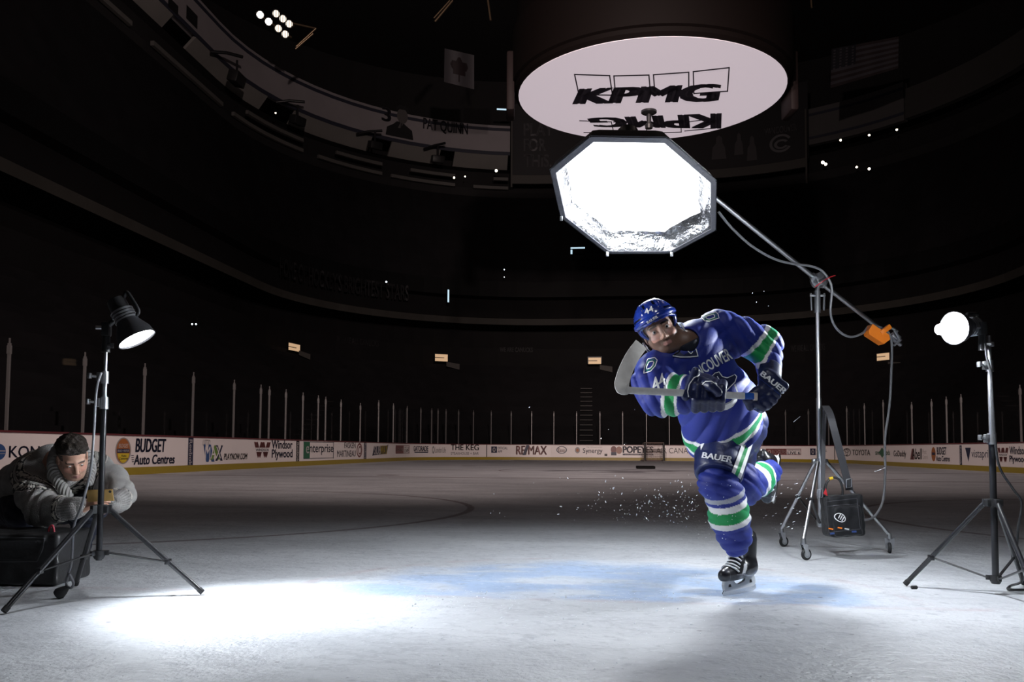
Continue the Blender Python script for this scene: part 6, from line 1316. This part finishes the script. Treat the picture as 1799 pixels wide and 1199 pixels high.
def c_swea(Q):
    n = len(Q); h = .012 * np.sin(Q[:, 0] * 310 + Q[:, 2] * 170) * np.sin(Q[:, 1] * 260 + Q[:, 2] * 210); C = np.tile(A3(GREY), (n, 1)) + h[:, None] + .05 * (np.sin(Q[:, 0] * 37 + 5 * np.sin(Q[:, 2] * 23)) * np.sin(Q[:, 2] * 41 + Q[:, 1] * 29))[:, None]
    t = sw_torso(Q); r, l = sw_arms(Q); arm = (np.minimum(r, l) < t - .012); c = V(NK); rel = Q - c
    rad = np.linalg.norm(rel * A3((1, .8, 1)), axis=1); ang = np.arctan2(rel[:, 2] + .05, rel[:, 0]); tor = np.ones(n, bool)
    Cb = C.copy(); knit_band(Q, Cb, ang * .25, rad, .165, .215, .062); knit_band(Q, Cb, ang * .27 + .03, rad, .222, .272, .066); back = rel[:, 1] > .30; ok = (rad > .16) & (rad < .275) & ~back
    sl_ok = ok & ~((Q - V(ERm)) @ np.array([.3, .1, .9]) < .02); C[sl_ok] = Cb[sl_ok]
    for W0, E0, side in ((P(137, 892, 4.94), P(110, 895, 4.99), r), (P(202, 884, 5.04), P(209, 880, 5.14), l)):
        ax = V(E0) - V(W0); ax /= np.linalg.norm(ax); s = (Q - V(W0)) @ ax; e1 = np.array([0, 0, 1]) - ax * ax[2]; e1 /= np.linalg.norm(e1); e2 = np.cross(ax, e1); qq = Q - V(W0); aa = np.arctan2(qq @ e1, qq @ e2)
        near = (side < .03) & (s > -.03) & (s < .20) & (np.linalg.norm(qq - s[:, None] * ax, axis=1) < .11)
        rib = near & (s < .085); C[rib & (np.sin(aa * 26) < -.35)] *= .55; Cb = C.copy(); knit_band(Q, Cb, aa * .09, s, .088, .132, .07); C[near] = Cb[near]
    return C
sweater = sdf_obj('cardigan', f_swea, bounds([SRm, SLm, ERm, ELm, WRm, WLm, P(36, 868, 5.82), P(20, 880, 5.95)], .25), .0045, m_knit, man, c_swea); tag(sweater, 'grey knit cardigan with black and cream scroll bands')
m_rib = mat('collar_rib', (.26, .25, .24), .85, var=.2, vscale=200)
def f_coll(Q):
    pts = [mp(.070, -.055, -.150), mp(.095, .02, -.09), mp(.078, .088, -.030), mp(.035, .125, .006), mp(-.02, .13, .012), mp(-.075, .092, -.025), mp(-.098, .02, -.085), mp(-.075, -.055, -.150), mp(-.05, -.085, -.20)]
    d = chain(Q, smooth_path(pts, 3), [.026 + .010 * math.sin(math.pi * i / 24) for i in range(25)], .01); d = smin(d, chain(Q, [mp(.09, .03, -.13), mp(.05, .12, -.06), mp(-.05, .12, -.06), mp(-.10, .03, -.13)], [.035, .04, .04, .035], .02), .03)
    q = (Q - HC2) @ HR2.T; return d + .0032 * np.sin(np.arctan2(q[:, 0], q[:, 1]) * 44)
tag(sdf_obj('shawl_collar', f_coll, bounds([mp(0, .03, -.06)], .22), .0036, m_rib, sweater), 'thick ribbed grey collar')
def f_trou(Q):
    d = chain(Q, [HP1, K1, A1], [.135, .098, .066], .04); d = smin(d, chain(Q, [HP2, K2, P(150, 925, 5.60), A2], [.135, .092, .075, .066], .04), .04); d = smin(d, cap(Q, HP1, HP2, .15, .15), .05)
    return d + fold(Q, K1, frame(x=(1, 0, 0), z=(0, 0, 1)), .006, 26, 34, .4)
tag(sdf_obj('trousers', f_trou, bounds([HP1, HP2, K1, K2, A1, A2], .19), .0055, m_jean, man), 'dark navy trousers')
m_shoe = mat('shoe_navy', (1, 1, 1), .5, attr='pattern', var=.1)
def shoe(ank, toe_dir, label):
    a = Vector(ank); g = Vector((a.x, a.y, 0)); t = Vector(toe_dir); t.z = 0; t.normalize(); R = frame(x=t, z=(0, 0, 1)); o = V(g)
    def f(Q):
        q = (Q - o) @ R.T; d = chain(q, [(-.05, 0, .05), (.06, 0, .046), (.15, 0, .040)], [.046, .042, .036], .03); d = smin(d, cap(q, (-.03, 0, .06), (-.035, 0, .13), .046, .05), .03); d = smin(d, smax(np.abs(q[:, 2] - .012) - .011, chain(q * A3((1, 1, 0)), [(-.05, 0, 0), (.06, 0, 0), (.15, 0, 0)], [.050, .046, .040]), .004), .004); return smax(d, .002 - q[:, 2], .003)
    def c(Q):
        q = (Q - o) @ R.T; C = np.tile(A3((.012, .015, .035)), (len(Q), 1)); C[q[:, 2] < .024] = A3((.42, .42, .44)); C[(q[:, 0] > -.005) & (q[:, 0] < .085) & (np.abs(np.sin(q[:, 0] * 150)) < .35) & (q[:, 2] > .06) & (np.abs(q[:, 1]) < .026)] = A3((.5, .5, .52)); return C
    tag(sdf_obj('shoe', f, (V(g) - A3((.25, .25, .02)), V(g) + A3((.25, .25, .2))), .0045, m_shoe, man, c), label)
shoe(A1, (.35, -.9, 0), 'navy shoe behind the equipment case'); shoe(A2, (.45, -.85, 0), 'navy shoe with a pale sole beside the light stand')
# --- phone held in both hands
ph = thing('phone', 'gold phone held sideways in the crouching man\'s hands', 'phone', PH)
Rp = frame(x=(1, .10, .10), z=(.0, -.35, 1)); Rm = Matrix(Rp.tolist()).transposed(); pc = P(176, 871, 4.885)
mb = MB(); mb.box(pc, (.070, .0038, .035), Rm, bev=.003); mb.build('phone_case', mat('gold_case', (.62, .40, .14), .28, metal=.7, var=.08), ph)
mb = MB(); mb.lathe(pc + Rm @ Vector((.056, -.0036, .022)), Rm @ Vector((0, -1, 0)), [(0, .0075), (.0016, .0075), (.0018, .005)], 16); mb.build('camera_lens', m_rub, ph)
mb = MB(); mb.box(pc + Rm @ Vector((0, .0042, 0)), (.064, .0006, .031), Rm); mb.build('screen', mat('screen_dark', (.01, .01, .012), .1), ph)
# ================================================================== ICE CHIPS THROWN UP BY THE SKATE
m_chip = mat('ice_chip', (.86, .89, .93), .35, var=.05)
rs = random.Random(11); mb = MB()
def chip(p, r, d=None, ln=1.0):
    ax = Vector(d).normalized() if d is not None else Vector((rs.uniform(-1, 1), rs.uniform(-1, 1), rs.uniform(-1, 1))).normalized()
    mb.lathe(p - ax * r * ln, ax, [(0, r * .25), (r * ln * .6, r * rs.uniform(.7, 1)), (r * ln * 1.3, r * rs.uniform(.5, 1)), (r * ln * 2, r * .15)], 5)
for i in range(230):
    x = 1225 - abs(rs.gauss(0, 105)); y = 905 - abs(rs.gauss(0, 36)) + (1225 - x) * -.02 + rs.uniform(-8, 26); Y = 4.55 + rs.uniform(-.35, .7); p = P(x, y, Y)
    if p.z < .01: p.z = .012
    chip(p, .0011 + .0026 * rs.random() ** 3, (.3, 0, 1) if rs.random() < .3 else None, rs.uniform(1, 2.4))
for i in range(45): chip(P(rs.uniform(1225, 1305), rs.uniform(845, 960), 4.15), .0010 + .0016 * rs.random() ** 2, None, 1.4)
for i in range(40): chip(P(rs.uniform(1330, 1420), rs.uniform(840, 930), 4.9), .001 + .0015 * rs.random() ** 2, (1, 0, .35), rs.uniform(2, 6))
for x, y, r in ((1064, 846, .005), (1078, 858, .006), (1141, 881, .0065), (1192, 864, .004), (1322, 515, .0026), (1342, 512, .0022), (1329, 531, .0022), (1350, 538, .0016), (930, 716, .003), (1069, 755, .0025), (1115, 720, .0022), (868, 868, .003), (862, 902, .003), (878, 902, .003)): chip(P(x, y, 4.5), r * .75, (.35, 0, 1), 1.6)
tag(mb.build('ice_spray', m_chip), 'white ice chips flying up beside the standing skate', 'ice spray', kind='stuff')
def sliver(a, b, r, l):
    m = MB(); m.tube([P(*a, 4.4), P(*b, 4.4)], [r, r * .4], 6); tag(m.build('ice_sliver', m_chip), l, 'ice sliver')
sliver((1394, 742), (1406, 732), .0022, 'short ice sliver flying just right of the upper glove'); sliver((1537, 829), (1556, 822), .0018, 'thin long ice sliver flying between the hanging cable and the boards')
mb = MB()
for i in range(300):
    x = rs.uniform(720, 1330); y = rs.uniform(1040, 1075) if rs.random() < .6 else rs.uniform(975, 1180); g_ = G(x, y); chip(g_ + Vector((0, 0, .001)), .0015 + .005 * rs.random() ** 4)
for i in range(350):
    g_ = G(rs.uniform(0, 1799), rs.uniform(1090, 1198)); chip(g_ + Vector((0, 0, .0006)), .001 + .0022 * rs.random() ** 3)
tag(mb.build('snow_crumbs', m_chip), 'loose snow crumbs scattered on the near ice', 'snow', kind='stuff')
